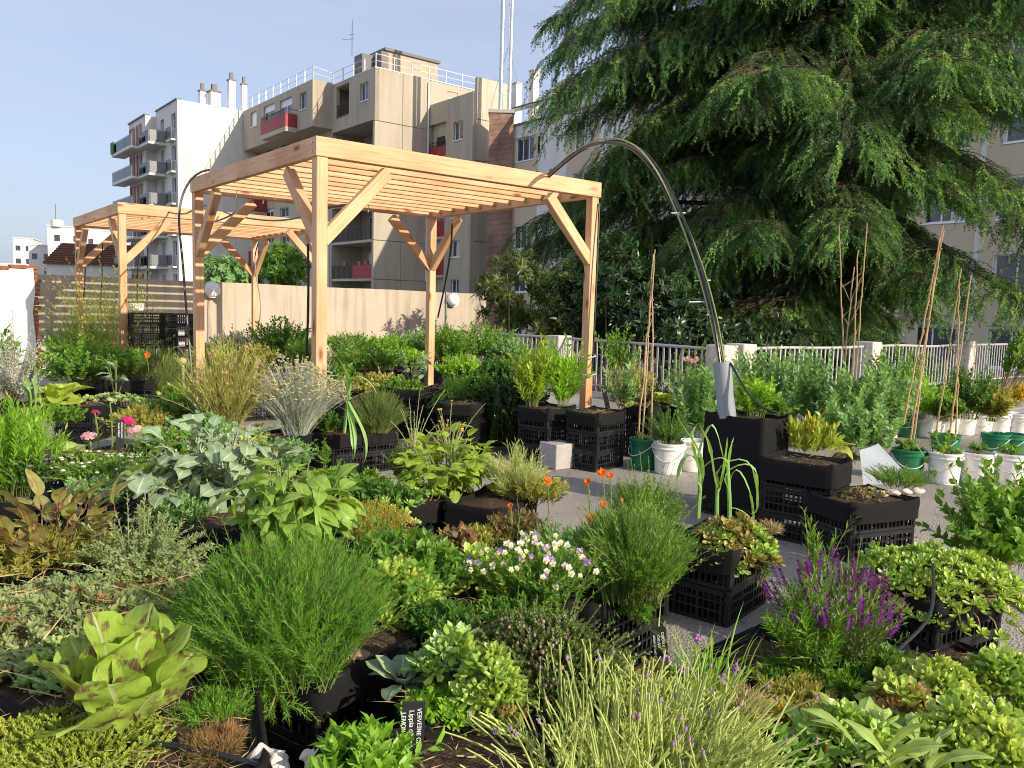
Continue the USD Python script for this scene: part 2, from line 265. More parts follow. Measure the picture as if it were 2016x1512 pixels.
# ---------------------------------------------------------------- plants
def T_(v, f): return np.array(v, float), np.array(f)
TPL = {  # leaf shapes: x along the leaf, y across, z out of it, all in leaf lengths / widths
    'n': T_([(0, 0, 0), (.45, .5, 0), (1, 0, -.06), (.45, -.5, 0)], [(0, 3, 2), (0, 2, 1)]),
    'd': T_([(0, 0, 0), (.42, .5, .05), (.45, 0, -.03), (1, 0, -.12), (.42, -.5, .05)], [(0, 2, 1), (0, 4, 2), (1, 2, 3), (2, 4, 3)]),
    'l': T_([(0, 0, 0), (.28, .46, .05), (.28, 0, 0), (.28, -.46, .05), (.65, .40, .0), (.65, 0, -.05), (.65, -.40, .0), (1, 0, -.2)],
            [(0, 2, 1), (0, 3, 2), (1, 2, 5), (1, 5, 4), (2, 3, 6), (2, 6, 5), (4, 5, 7), (5, 6, 7)]),
    's': T_([(0, .08, 0), (0, -.08, 0), (.45, .34, .07), (.45, 0, -.02), (.45, -.34, .07), (.8, .5, .13), (.8, 0, .06), (.8, -.5, .13), (1, 0, .2)],
            [(0, 1, 3), (0, 3, 2), (1, 4, 3), (2, 3, 6), (2, 6, 5), (3, 4, 7), (3, 7, 6), (5, 6, 8), (6, 7, 8)]),
    'o': T_([(0, 0, 0), (.25, .42, .03), (.6, .5, .03), (.88, .3, -.03), (1, 0, -.06), (.88, -.3, -.03), (.6, -.5, .03), (.25, -.42, .03), (.5, 0, -.03)],
            [(8, 0, 1), (8, 1, 2), (8, 2, 3), (8, 3, 4), (8, 4, 5), (8, 5, 6), (8, 6, 7), (8, 7, 0)]),
}
def scatter(t, P, T, N, L, W):
    v, f = TPL[t]; n = len(P); L = np.broadcast_to(L, (n,)); W = np.broadcast_to(W, (n,))
    T = nrm(T); N = nrm(N-(N*T).sum(1, keepdims=True)*T); B = np.cross(N, T)
    V = P[:, None] + T[:, None]*(v[None, :, :1]*L[:, None, None]) + B[:, None]*(v[None, :, 1:2]*W[:, None, None]) + N[:, None]*(v[None, :, 2:]*L[:, None, None])
    return V.reshape(-1, 3), (f[None]+(np.arange(n)*len(v))[:, None, None]).reshape(-1, 3)
def rot_about(v, k, a):
    a = np.asarray(a)[..., None]; return v*np.cos(a)+np.cross(k, v)*np.sin(a)+k*(k*v).sum(-1, keepdims=True)*(1-np.cos(a))
def stems_of(rng, R, H, n, base=.25, dome=.45, droop=0.0, seg=6, lean=(0, 0), ragged=.25):
    """n stems that fan out from the base into a dome of radius R and height H; returns (n, seg+1, 3)."""
    ph = rng.uniform(0, 2*np.pi, n); u = np.sqrt(rng.uniform(0, 1, n))
    lump = 1+ragged*np.sin(ph*2+rng.uniform(0, 6))*.5+ragged*np.sin(ph*5+rng.uniform(0, 6))*.4
    r = R*u*lump; h = H*(1-dome*u**2.2)*rng.uniform(1-ragged, 1.0, n)*(1+ragged*.35*np.sin(ph*3+u*4+rng.uniform(0, 6)))
    b = np.stack([R*base*u*np.cos(ph+rng.normal(0, .4, n)), R*base*u*np.sin(ph+rng.normal(0, .4, n)), np.zeros(n)], 1)
    tip = np.stack([r*np.cos(ph)+lean[0], r*np.sin(ph)+lean[1], h], 1)
    mid = b*.55+tip*.45; mid[:, :2] = b[:, :2]+(tip[:, :2]-b[:, :2])*.30; mid[:, 2] = h*(.62+.5*droop)
    tip[:, 2] -= droop*H*u*.6
    t = np.linspace(0, 1, seg+1)[None, :, None]
    return b[:, None]*(1-t)**2+2*mid[:, None]*t*(1-t)+tip[:, None]*t**2
def curve_at(C, t):
    """points and tangents at t (n, k) along the curves C (n, seg+1, 3)."""
    n, s = C.shape[0], C.shape[1]-1; x = np.clip(t*s, 0, s-1e-6); i = x.astype(int); f = (x-i)[..., None]; r = np.arange(n)[:, None]
    a, b = C[r, i], C[r, i+1]; return a+(b-a)*f, nrm(b-a)
def tubes(C, r0, r1=None, k=3):
    n, s = C.shape[:2]; r1 = r0*.5 if r1 is None else r1
    t = nrm(np.gradient(C, axis=1)); ref = np.where(np.abs(t[..., 2:]) < .9, [0, 0, 1.0], [1.0, 0, 0]); a = nrm(np.cross(t, ref)); b = np.cross(t, a)
    r = np.linspace(r0, r1, s)[None, :, None, None]; th = np.arange(k)*2*np.pi/k
    v = C[:, :, None]+r*(np.cos(th)[:, None]*a[:, :, None]+np.sin(th)[:, None]*b[:, :, None])
    i, j = np.meshgrid(np.arange(s-1), np.arange(k), indexing='ij'); j2 = (j+1) % k
    f = tri(np.stack([i*k+j, i*k+j2, (i+1)*k+j2, (i+1)*k+j], -1).reshape(-1, 4))
    return v.reshape(-1, 3), (f[None]+(np.arange(n)*s*k)[:, None, None]).reshape(-1, 3)
def leaves_on(rng, C, k, t, L, W, ang=55, bare=.2, jit=.25, taper=.35, upw=.3, last=True):
    n = len(C); tt = bare+(1-bare)*(np.arange(k)[None]+rng.uniform(0, 1, (n, k)))/k; P, T = curve_at(C, tt)
    ref = nrm(np.cross(T, [0.13, .21, 1.0])); az = np.arange(k)[None]*2.4+rng.uniform(0, 6.28, (n, 1))+rng.normal(0, jit, (n, k))
    side = rot_about(ref, T, az); a = np.radians(ang)*(1-.45*tt)*rng.uniform(.7, 1.3, (n, k))
    D = T*np.cos(a)[..., None]+side*np.sin(a)[..., None]+[0, 0, upw*.3]
    N = T*np.sin(a)[..., None]-side*np.cos(a)[..., None]+np.array([0, 0, upw])+rng.normal(0, .42, (n, k, 3))
    ln = L*(1-taper*tt)*rng.uniform(.65, 1.2, (n, k))
    return scatter(t, P.reshape(-1, 3), D.reshape(-1, 3), N.reshape(-1, 3), ln.ravel(), (W/L*ln*rng.uniform(.8, 1.2, (n, k))).ravel())
def bush(p, rng, R, H, n, k, t, L, W, leaf, stem='green_stem', sr=.0016, base=.25, dome=.45, droop=0.0, ang=55, bare=.2, ragged=.25, lean=(0, 0), upw=.3, taper=.35):
    C = stems_of(rng, R, H, n, base, dome, droop, 6, lean, ragged)
    S = stems_of(rng, R*1.22, H*1.2, max(4, n//9), base, dome*.7, droop, 6, lean, ragged+.25)
    obj('stems', tubes(np.concatenate([C, S]), sr), stem, p); k2 = max(4, int(k*.6))
    V = [leaves_on(rng, C, k, t, L, W, ang, bare, taper=taper, upw=upw), leaves_on(rng, S, k2, t, L*.9, W*.9, ang, max(bare, .3), taper=taper, upw=upw)]; obj('foliage', cat(*V), leaf, p, kind='stuff')
    if t in 'ldo' and L < .2 and n >= 20: obj('dry_leaves', leaves_on(rng, C[rng.permutation(n)[:max(4, n//4)]], 2, t, L, W, 80, .05), 'leaf_rust', p, kind='stuff')
    return C
def ribbon(pts, w, fold=.25, twist=0.0):
    """a strap leaf along pts, widest in the middle, folded along its keel."""
    p = np.asarray(pts, float); n = len(p); t = nrm(np.gradient(p, axis=0)); s = np.linspace(0, 1, n)
    a = nrm(np.cross(t, np.where(np.abs(t[:, 2:]) < .95, [0, 0, 1.0], [1.0, .2, 0])))
    for i in range(1, n):
        if a[i] @ a[i-1] < 0: a[i] = -a[i]
    a = rot_about(a, t, s*twist); b = np.cross(a, t); ww = w*np.minimum(1, (1-s)*2.2+.02)*np.minimum(1, .6+s*2)/2
    v = np.stack([p-a*ww[:, None]+b*(fold*ww)[:, None], p, p+a*ww[:, None]+b*(fold*ww)[:, None]], 1).reshape(-1, 3)
    i = np.arange(n-1)[:, None]*3; q = np.vstack([np.hstack([i, i+1, i+4, i+3]), np.hstack([i+1, i+2, i+5, i+4])])
    return v, tri(q)
def strap_leaves(rng, n, H, R, w, droop=.5, base=.02, seg=10):
    out = []
    for i in range(n):
        ph = rng.uniform(0, 6.28); L = H*rng.uniform(.65, 1.15); r = R*rng.uniform(.3, 1.1); s = np.linspace(0, 1, seg)
        dr = droop*rng.uniform(.4, 1.5); d = np.array([math.cos(ph), math.sin(ph)]); b = rng.normal(0, base, 2)
        z = L*(s-dr*s**3.0*.9); x = r*s**1.8
        out.append(ribbon(np.stack([b[0]+d[0]*x, b[1]+d[1]*x, z], 1), w*rng.uniform(.7, 1.2), .3, rng.normal(0, .5)))
    return out
def big_leaf(rng, L, W, curl=.35, wave=.08, fold=.25, lobes=0.0, pet=.0, n=9, m=6, tipw=0.0, widest=.55, rnd=.75):
    """one broad leaf in its own frame: along +x, face up, with coordinates along and across it. A petiole first if pet > 0."""
    s = np.linspace(0, 1, n); prof = np.sin(np.pi*np.clip(s, 0, 1)**(math.log(.5)/math.log(widest)))**rnd; prof = np.maximum(prof, .03+tipw*(s > .9)*.3)
    if lobes: prof = prof*(1+lobes*np.sin(s*19+rng.uniform(0, 6)))
    y = np.linspace(-1, 1, m+1); S, Y = np.meshgrid(s, y, indexing='ij'); th = curl*S*(1+.2*rng.normal())
    rad = np.cumsum(np.r_[0, np.cos(curl*s[1:]*1.4)])*L/(n-1); hgt = -np.cumsum(np.r_[0, np.sin(curl*s[1:]*1.4)])*L/(n-1)
    ph = rng.uniform(0, 6.28, 2)
    Z = hgt[:, None]+fold*np.abs(Y)*prof[:, None]*W*.5+wave*W*np.abs(Y)**1.5*np.sin(S*rng.uniform(11, 17)+ph[0]+(Y > 0)*2)
    v = np.stack([rad[:, None]+pet+0*Y, Y*prof[:, None]*W/2+.05*L*np.sin(S*2.5+ph[1])*S, Z], -1).reshape(-1, 3)
    i, j = np.meshgrid(np.arange(n-1), np.arange(m), indexing='ij'); f = tri(np.stack([i*(m+1)+j, (i+1)*(m+1)+j, (i+1)*(m+1)+j+1, i*(m+1)+j+1], -1).reshape(-1, 4))
    uv = np.stack([S, Y], -1).reshape(-1, 2)
    if pet > 0:
        tb = tube([(0, 0, -pet*.12), (pet*.5, 0, .0), (pet*1.04, 0, 0)], [L*.022, L*.018, L*.012], 4, False)
        f = np.vstack([f, tb[1]+len(v)]); v = np.vstack([v, tb[0]]); uv = np.vstack([uv, np.zeros((len(tb[0]), 2))])
    return v, f, uv
def orient(g, pos, az, el, roll=0.0):
    """turns a leaf (along +x, face +z) to the bearing az, raised by el."""
    ca, sa, ce, se = math.cos(az), math.sin(az), math.cos(el), math.sin(el); x = np.array([ca*ce, sa*ce, se]); y0 = np.array([-sa, ca, 0]); z0 = np.cross(x, y0)
    y = y0*math.cos(roll)+z0*math.sin(roll); z = np.cross(x, y); v = g[0] @ np.stack([x, y, z])+np.asarray(pos)
    return (v,)+tuple(g[1:])
def rosette(rng, c, N, R, n=15, t='s', wr=.42, open_=1.0):
    """a succulent rosette: leaves in a spiral, flat outside, upright in the middle."""
    N = nrm(N); a = nrm(np.cross(N, [.3, .9, .2])); b = np.cross(N, a); i = np.arange(n); ph = i*2.4+rng.uniform(0, 6); q = ((i+.5)/n)
    el = np.radians(78-70*q**.8*open_)+rng.normal(0, .09, n); side = a*np.cos(ph)[:, None]+b*np.sin(ph)[:, None]
    D = side*np.cos(el)[:, None]+N*np.sin(el)[:, None]; Nn = -side*np.sin(el)[:, None]+N*np.cos(el)[:, None]
    L = R*(.5+.55*q)*rng.uniform(.85, 1.1, n)
    g = scatter(t, c+side*R*.05, D, Nn, L, L*wr)
    g2 = scatter(t, c+side*R*.05-Nn*(L*.07)[:, None], D, Nn, L*.98, L*wr*.9)
    return cat(g, g2)
def mound_points(rng, n, rx, ry, h, edge=.0, yaw=0.0):
    u = np.sqrt((np.arange(n)+.5)/n); ph = np.arange(n)*2.39996+rng.uniform(0, 6); u = np.clip(u+rng.normal(0, .05, n), 0, 1.02)
    x, y = u*np.cos(ph)*rx, u*np.sin(ph)*ry; c, s = math.cos(yaw), math.sin(yaw)
    P = np.stack([x*c-y*s, x*s+y*c, h*(1-u**2)+rng.normal(0, h*.12+.004, n)-edge*np.maximum(u-.75, 0)*4*h], 1)
    Nn = np.stack([P[:, 0]/max(rx, ry)*.8, P[:, 1]/max(rx, ry)*.8, np.ones(n)*.8], 1)+rng.normal(0, .2, (n, 3))
    return P, nrm(Nn)
def sedum(p, rng, rx, ry, h, n, r, mt, mt2=None, frac=.0, k=14, edge=.6, yaw=0.0, wr=.42, t='s'):
    P, N = mound_points(rng, n, rx, ry, h, edge, yaw)
    for i in range(n):
        sc = r*rng.uniform(.65, 1.2)
        obj('rosette', rosette(rng, P[i], N[i], sc, k, t, wr), mt2 if mt2 and rng.uniform() < frac else mt, p)
    C = np.stack([np.c_[P[:, :2]*.6, np.full(n, -.01)], np.c_[P[:, :2]*.9, P[:, 2]*.5], P], 1)
    obj('stems', tubes(C, .003, .002), 'twig', p)
def flower_disc(rng, c, N, R, n, mt, p, mid=None, t='o', wr=.45, cup=.35, layers=1, name='flower'):
    N = nrm(N); a = nrm(np.cross(N, [.3, .9, .2])); b = np.cross(N, a); gs = []
    for ly in range(layers):
        ph = np.arange(n)*2*np.pi/n+ly*.3+rng.normal(0, .08, n); side = a*np.cos(ph)[:, None]+b*np.sin(ph)[:, None]; e = cup+.45*ly+rng.normal(0, .1, n)
        gs.append(scatter(t, c+side*R*.1+N*R*.05*ly, side*np.cos(e)[:, None]+N*np.sin(e)[:, None], N*np.cos(e)[:, None]-side*np.sin(e)[:, None], R*(1-.22*ly)*rng.uniform(.85, 1.1, n), R*wr))
    f = obj(name, cat(*gs), mt, p)
    if mid:
        m = trimesh.creation.icosphere(1, R*.22); obj('centre', (m.vertices*[1, 1, .7]+c+N*R*.08, m.faces), mid, f)
    return f
def blobs(P, r, squash=1.0, sub=0):
    m = trimesh.creation.icosphere(sub, 1.0); n = len(P); r = np.broadcast_to(r, (n,))
    return (P[:, None]+m.vertices[None]*r[:, None, None]*[1, 1, squash]).reshape(-1, 3), (m.faces[None]+(np.arange(n)*len(m.vertices))[:, None, None]).reshape(-1, 3)
def straw_pile(rng, rx, ry, n, L=.05, h=.015, w=.0022):
    P = np.c_[rng.normal(0, rx*.45, n), rng.normal(0, ry*.45, n), rng.uniform(0, h, n)]; a = rng.uniform(0, 6.28, n); D = np.c_[np.cos(a), np.sin(a), rng.normal(0, .3, n)]
    return scatter('n', P, D, np.c_[rng.normal(0, .5, (n, 2)), np.ones(n)], L*rng.uniform(.4, 1.3, n), w)
def spot(px, py, z, w, h):
    """base point, half width and height in metres of what spans w x h photograph pixels standing at (px, py) on the level z."""
    p = Wp(px, py, z=z); s = scale_at(p); return p, w*s/2*1.16, h*s*1.06
# ---------------------------------------------------------------- ground, walls, fence
YAW = 0.677
Uv = np.array([math.cos(YAW), math.sin(YAW), 0]); Nv = np.array([-math.sin(YAW), math.cos(YAW), 0])
GZ = -3.0
g = bx(-900, 900, -300, 1500, GZ-.5, GZ)
plain('street_ground', (.16, .15, .13), .95, .1, var=.3, sc=.05)
tag(obj('ground', g, 'street_ground'), 'grey street level ground below the terrace', kind='structure')
FC = Wp(1440, 690, z=.78); FC[2] = 0                                   # corner of the railing
WA = np.array([-8.0, 13.62, 0])                                          # foot of the concrete wall, left end
poly = [(-16, -8), (20, -8), tuple((FC+Uv*22)[:2]), tuple((FC+Uv*.0+Nv*.12-Uv*.0)[:2]), tuple((FC+Nv*8.4)[:2]), tuple((WA+Uv*9.2+Nv*.1)[:2]), tuple((WA-Uv*10+Nv*.1)[:2])]
tm = trimesh.creation.extrude_polygon(sg.Polygon(poly), 2.9, engine='earcut')
tag(obj('terrace', (tm.vertices+[0, 0, -2.9], tm.faces), 'asphalt'), 'grey gravelly rooftop terrace the planters stand on', kind='structure')
# pale paving strip in the back right corner, its boards one by one
pv = thing('paved_strip', 'sunlit grey brown paving slabs before the far row of white buckets', 'paving', FC+Uv*2.0-Nv*2.7, YAW, kind='structure')
plain('paver', (.42, .36, .31), .9, .2, var=.3, sc=14, bump=.4)
_r = np.random.default_rng(3)
for i in range(10):
    for j in range(5):
        obj('paver', cbx(i*.62, i*.62+.61, j*.36, j*.36+.35, -.03, .004+_r.uniform(0, .004), .004), 'paver', pv)

def ray(px, py): return nrm(FPX*FW+(px-1008)*RT+(756-py)*UP)
def on_plane(px, py, P0, nn):
    r = ray(px, py); o = np.array([0, 0, EYE]); return o+r*(((P0-o) @ nn)/(r @ nn))
w = thing('garden_wall', 'long bare concrete wall behind the pergolas with faint rain streaks', 'wall', WA, YAW)
N_ = 40; xs = np.linspace(-1.6, 9.4, N_); top = 1.60-.004*xs+.006*np.sin(xs*2.1); v = []
for x, z in zip(xs, top): v += [(x, 0, -3), (x, 0, z), (x, .2, z), (x, .2, -3)]
i = np.arange(N_-1)[:, None]*4; q = np.vstack([np.hstack([i+a, i+4+a, i+4+(a+1) % 4, i+(a+1) % 4]) for a in range(4)])
obj('wall_body', (np.array(v), np.vstack([tri(q), [[0, 1, 2], [0, 2, 3]], [[4*N_-4, 4*N_-3, 4*N_-2], [4*N_-4, 4*N_-2, 4*N_-1]]])), 'garden_concrete', w)
def wall_lamp(px, py, label):
    p = on_plane(px, py, WA-Nv*.1, Nv); t = thing('wall_lamp', label, 'lamp', p, YAW)
    g = lathe([(0, -.10), (.07, -.098), (.115, -.075), (.14, -.03), (.142, 0)], 28); v = g[0][:, [0, 2, 1]]; obj('glass_cover', (v, g[1][:, ::-1]), 'lamp_glass', t, smooth=True)
    g = lathe([(.142, .0), (.158, -.005), (.16, .03), (.12, .06), (0, .06)], 28); obj('rim', (g[0][:, [0, 2, 1]], g[1][:, ::-1]), 'galvanised', t, smooth=40)
    obj('bracket', bx(-.03, .03, .05, .11, -.05, .05), 'galvanised', t); return t
wall_lamp(418, 570, 'round clear bulkhead lamp on the wall left of the front pergola post')
wall_lamp(893, 590, 'round white bulkhead lamp on the wall beside the thin pipe')
p = on_plane(879, 600, WA-Nv*.03, Nv); tobj('conduit_pipe', tube([(p[0], p[1], .2), (p[0], p[1], p[2]+.3)], .018, 8), 'galvanised', 'thin vertical metal pipe up the wall beside the white lamp', 'pipe')

# white party wall at the left edge, its plaster broken off at the end so that the bricks show
PW = Wp(68, 600, d=12.5); PW[2] = 0
pw = thing('party_wall', 'whitewashed brick wall at the left edge with broken plaster end', 'wall', PW, YAW)
tp = lambda x: 1.76+.11*x
pl = sg.Polygon([(-3.2, -.5), (-.02, -.5), (.0, .6), (-.03, 1.0), (.01, 1.3), (-.01, 1.66), (-3.2, tp(-3.2)-.1)])
m_ = trimesh.creation.extrude_polygon(pl, .03, engine='earcut'); v = np.array(m_.vertices)
obj('plaster', (np.c_[v[:, 0], -.03+v[:, 2], v[:, 1]], m_.faces), 'party_white', pw)
obj('core', bx(-3.2, .0, .002, .22, -.5, 1.5), 'mortar', pw)
_r = np.random.default_rng(8)
for k in range(24):
    x1 = .07+_r.uniform(-.035, .03); z = .08+k*.068
    obj('brick', cbx(-.12, x1, -.012, .2, z, z+.056, .006), 'brick_red', pw)
for k in range(14):
    x = -.1-k*.225; obj('brick', cbx(x-.21, x+.0, -.05, .22, tp(x)-.1, tp(x)-.045+_r.uniform(0, .012), .006), 'brick_red', pw)

# railing: pillars, rails and one bar after another
def pillar(p, label, hgt=.88, s=.3):
    t = thing('railing_pillar', label, 'pillar', p, YAW, 'concrete pillars of the railing'); obj('shaft', cbx(-s/2, s/2, -s/2, s/2, -.1, hgt, .012), 'pillar_render', t)
def railing(p0, p1, label, step=.115, hgt=.79, wob=0.0):
    p0, p1 = np.asarray(p0), np.asarray(p1); L = np.linalg.norm(p1-p0); t = thing('railing', label, 'railing', p0, math.atan2(*(p1-p0)[[1, 0]]), 'railing sections along the terrace edge')
    n = int(L/step); x = np.linspace(0, L, 14); obj('top_rail', wobble(tube(np.c_[x, 0*x, hgt+wob*np.sin(x*2.2)], .021, 8), .002, 4), 'grey_paint', t)
    obj('bottom_rail', tube([(0, 0, .1), (L, 0, .1)], .015, 6), 'grey_paint', t)
    for i in range(n):
        x = (i+.5)*L/n; zt = hgt-.012+wob*math.sin(x*2.2); obj('bar', bx(x-.014, x+.014, -.006, .006, .1, zt), 'grey_paint', t)
A0 = on_plane(915, 700, FC, Uv); A0[2] = 0; A1 = on_plane(1100, 690, FC, Uv); A1[2] = 0
C1 = FC-Uv*.13; C2 = FC+Uv*.35+Nv*.1
pillar(A1, 'concrete railing pillar just left of the front right pergola post', .83); pillar(C1+Nv*.05, 'weathered corner railing pillar behind the leaning grey sleeve', .85); pillar(C2, 'stained railing pillar right beside the corner pillar, behind the tall black planter', .86)
ps = []
for px, lb in ((1706, 'sunlit railing pillar between the bamboo canes and the broad beans'), (1895, 'railing pillar behind the rightmost bamboo tripod')):
    q = on_plane(px, 740, C2, Nv); q[2] = 0; ps.append(q); pillar(q, lb, .87)
railing(A0, A1-Nv*-.16, 'grey railing section left of the first pillar, beside the concrete wall'); railing(A1-Nv*.16, C1+Nv*.2, 'grey railing section right of the front right pergola post')
railing(C2+Uv*.16, ps[0]-Uv*.16, 'grey railing section behind the broad beans', wob=.008); railing(ps[0]+Uv*.16, ps[1]-Uv*.16, 'sagging grey railing section between the two right pillars', wob=.014)
railing(ps[1]+Uv*.16, ps[1]+Uv*5.2, 'grey railing section running out at the right edge')

# ---------------------------------------------------------------- pergolas
def pergola(p, yaw, label, S=2.99, H=2.5):
    t = thing('pergola', label, 'pergola', p, yaw, None); bh, bw, pw_ = .145, .06, .09; zb = H-bh; o = .012
    obj('front_beam', beam((-.0, bw/2, H-bh/2), (S, bw/2, H-bh/2), bw, bh), 'pine_timber', t); obj('rear_beam', beam((0, S-bw/2, H-bh/2), (S, S-bw/2, H-bh/2), bw, bh), 'pine_timber', t)
    for x in (bw/2, S-bw/2): obj('side_beam', beam((x, bw+.002, H-bh/2-.001), (x, S-bw-.002, H-bh/2-.001), bw, bh), 'pine_timber', t)
    cs = o+pw_/2
    for cx in (cs, S-cs):
        for cy in (cs, S-cs):
            obj('post', beam((cx, cy, 0), (cx, cy, zb-.001), pw_, pw_, up=(0, 1, 0)), 'pine_timber', t)
            sx, sy = (1 if cx < 1 else -1), (1 if cy < 1 else -1); e = .60
            for ax, sg_ in (((1, 0, 0), sx), ((0, 1, 0), sy)):
                a = np.array(ax)*sg_; b0 = np.array([cx, cy, zb-e-.02])+a*.02; b1 = np.array([cx, cy, zb-.045])+a*(e-.02)
                obj('knee_brace', beam(b0, b1, .075, .10), 'pine_timber', t)
    for cx in (0, S):
        for cy in (.03, S-.03):
            for dz in (.04, .105): s_ = -1 if cx == 0 else 1; obj('bolt', tube([(cx, cy+.04*(1 if cy < 1 else -1), zb+dz), (cx+s_*.006, cy+.04*(1 if cy < 1 else -1), zb+dz)], .008, 6), 'galvanised', t)
    n = 10
    for i in range(n):
        y = bw+(i+.75)*(S-2*bw)/(n+.5); obj('slat', beam((bw+.002, y, H-.062), (S-bw-.002, y, H-.062), .045, .09), 'pine_timber', t)
    return t
P1, P2 = np.array([-1.509, 6.168, 0]), np.array([-5.2315, 10.755, 0])
pg1 = pergola(P1, .677, 'large new timber pergola in the middle with slatted roof')
pg2 = pergola(P2, .671, 'smaller looking timber pergola behind on the left with slatted roof')
def tubething(name, pts, r, m, label, c, n=30, k=6): return tobj(name, tube(spline(pts, n), r, k), m, label, c)
tubething('irrigation_hose', [Wp(*q[:2], d=q[2]) for q in ((413, 334, 8.3), (385, 345, 8.25), (362, 378, 8.2), (353, 420, 8.15), (358, 500, 8.1), (366, 600, 8.05), (374, 690, 7.95), (378, 740, 7.9))], .011, 'black_hose', 'black hose hanging down the left rear post of the front pergola', 'hose')
tubething('irrigation_hose', [Wp(*q[:2], d=q[2]) for q in ((303, 401, 11.8), (330, 417, 11.2), (360, 421, 10.4), (382, 413, 9.2), (420, 400, 8.6))], .011, 'black_hose', 'black hose sagging between the two pergola roofs at the left', 'hose')
tubething('irrigation_hose', [Wp(*q[:2], d=q[2]) for q in ((440, 417, 11.5), (480, 428, 10.6), (530, 434, 9.6), (575, 431, 8.4), (610, 420, 7.2), (650, 408, 6.6), (692, 402, 7.0))], .011, 'black_hose', 'long black hose sagging behind the front pergola post', 'hose')
tubething('irrigation_hose', [Wp(*q[:2], d=q[2]) for q in ((500, 385, 8.9), (485, 400, 9.0), (460, 420, 9.2), (430, 434, 9.5), (400, 440, 10.0))], .010, 'black_hose', 'short black hose loop under the left beam of the front pergola', 'hose')
for q, lb in ((((166, 470, 13.2), (168, 520, 13.15), (163, 600, 13.1)), 'black hose hanging inside the left post of the rear pergola'), (((202, 480, 12.6), (201, 540, 12.6), (197, 610, 12.6)), 'thin black hose hanging between the left posts of the rear pergola'), (((291, 470, 12.4), (290, 540, 12.4), (289, 625, 12.4)), 'thin black hose hanging above the crate stack'),
              (((272, 480, 12.8), (271, 540, 12.8), (270, 600, 12.8)), 'thin black hose hanging right of the near post of the rear pergola')):
    tubething('irrigation_hose', [Wp(*a[:2], d=a[2]) for a in q], .009, 'black_hose', lb, 'hose', 10)
tubething('irrigation_hose', [Wp(*a[:2], d=a[2]) for a in ((509, 478, 14.6), (504, 540, 14.5), (513, 600, 14.4), (507, 650, 14.3), (495, 690, 14.2))], .010, 'black_hose', 'black hose winding down the rear right post of the rear pergola', 'hose')
tubething('irrigation_hose', [Wp(*a[:2], d=a[2]) for a in ((606, 480, 6.4), (607, 580, 6.38), (603, 700, 6.36))], .010, 'black_hose', 'black hose along the shaded side of the nearest pergola post', 'hose')
tubething('irrigation_hose', [Wp(*a[:2], d=a[2]) for a in ((890, 440, 9.1), (886, 500, 9.2), (874, 570, 9.3), (862, 625, 9.4))], .011, 'black_hose', 'black hose slanting down beside the rear post of the front pergola', 'hose')
tubething('irrigation_hose', [Wp(*a[:2], d=a[2]) for a in ((1180, 400, 8.02), (1176, 500, 7.98), (1172, 600, 7.96), (1165, 740, 7.95))], .010, 'black_hose', 'black hose down the back of the front right pergola post', 'hose')
for k, (px, py) in enumerate(((467, 372), (519, 385), (542, 386), (698, 402), (726, 402), (693, 398))):
    tobj('hanging_cord', tube([Wp(px, py, d=8.6), Wp(px-1.5, py+17, d=8.6)], .004, 5), 'twine', ['pale cord hanging at the left under the front pergola roof', 'pale cord hanging left of the nearest post under the roof', 'second pale cord left of the nearest post under the roof', 'pale cord hanging right of the nearest post under the roof', 'second pale cord right of the nearest post under the roof', 'thin pale cord close behind the nearest post brace'][k], 'cord')
for k, (py, dx) in enumerate(((700, 14), (735, 12))):
    c = Wp(1156, py, d=8.0); a = np.linspace(0, 6.3, 16); tobj('tie_wire', tube(np.c_[c[0]+.085*np.cos(a), c[1]+.085*np.sin(a), c[2]+.012*np.sin(a)], .004, 5), 'white_metal', ['pale wire tied round the front right pergola post, upper', 'pale wire tied round the front right pergola post, lower'][k], 'wire')

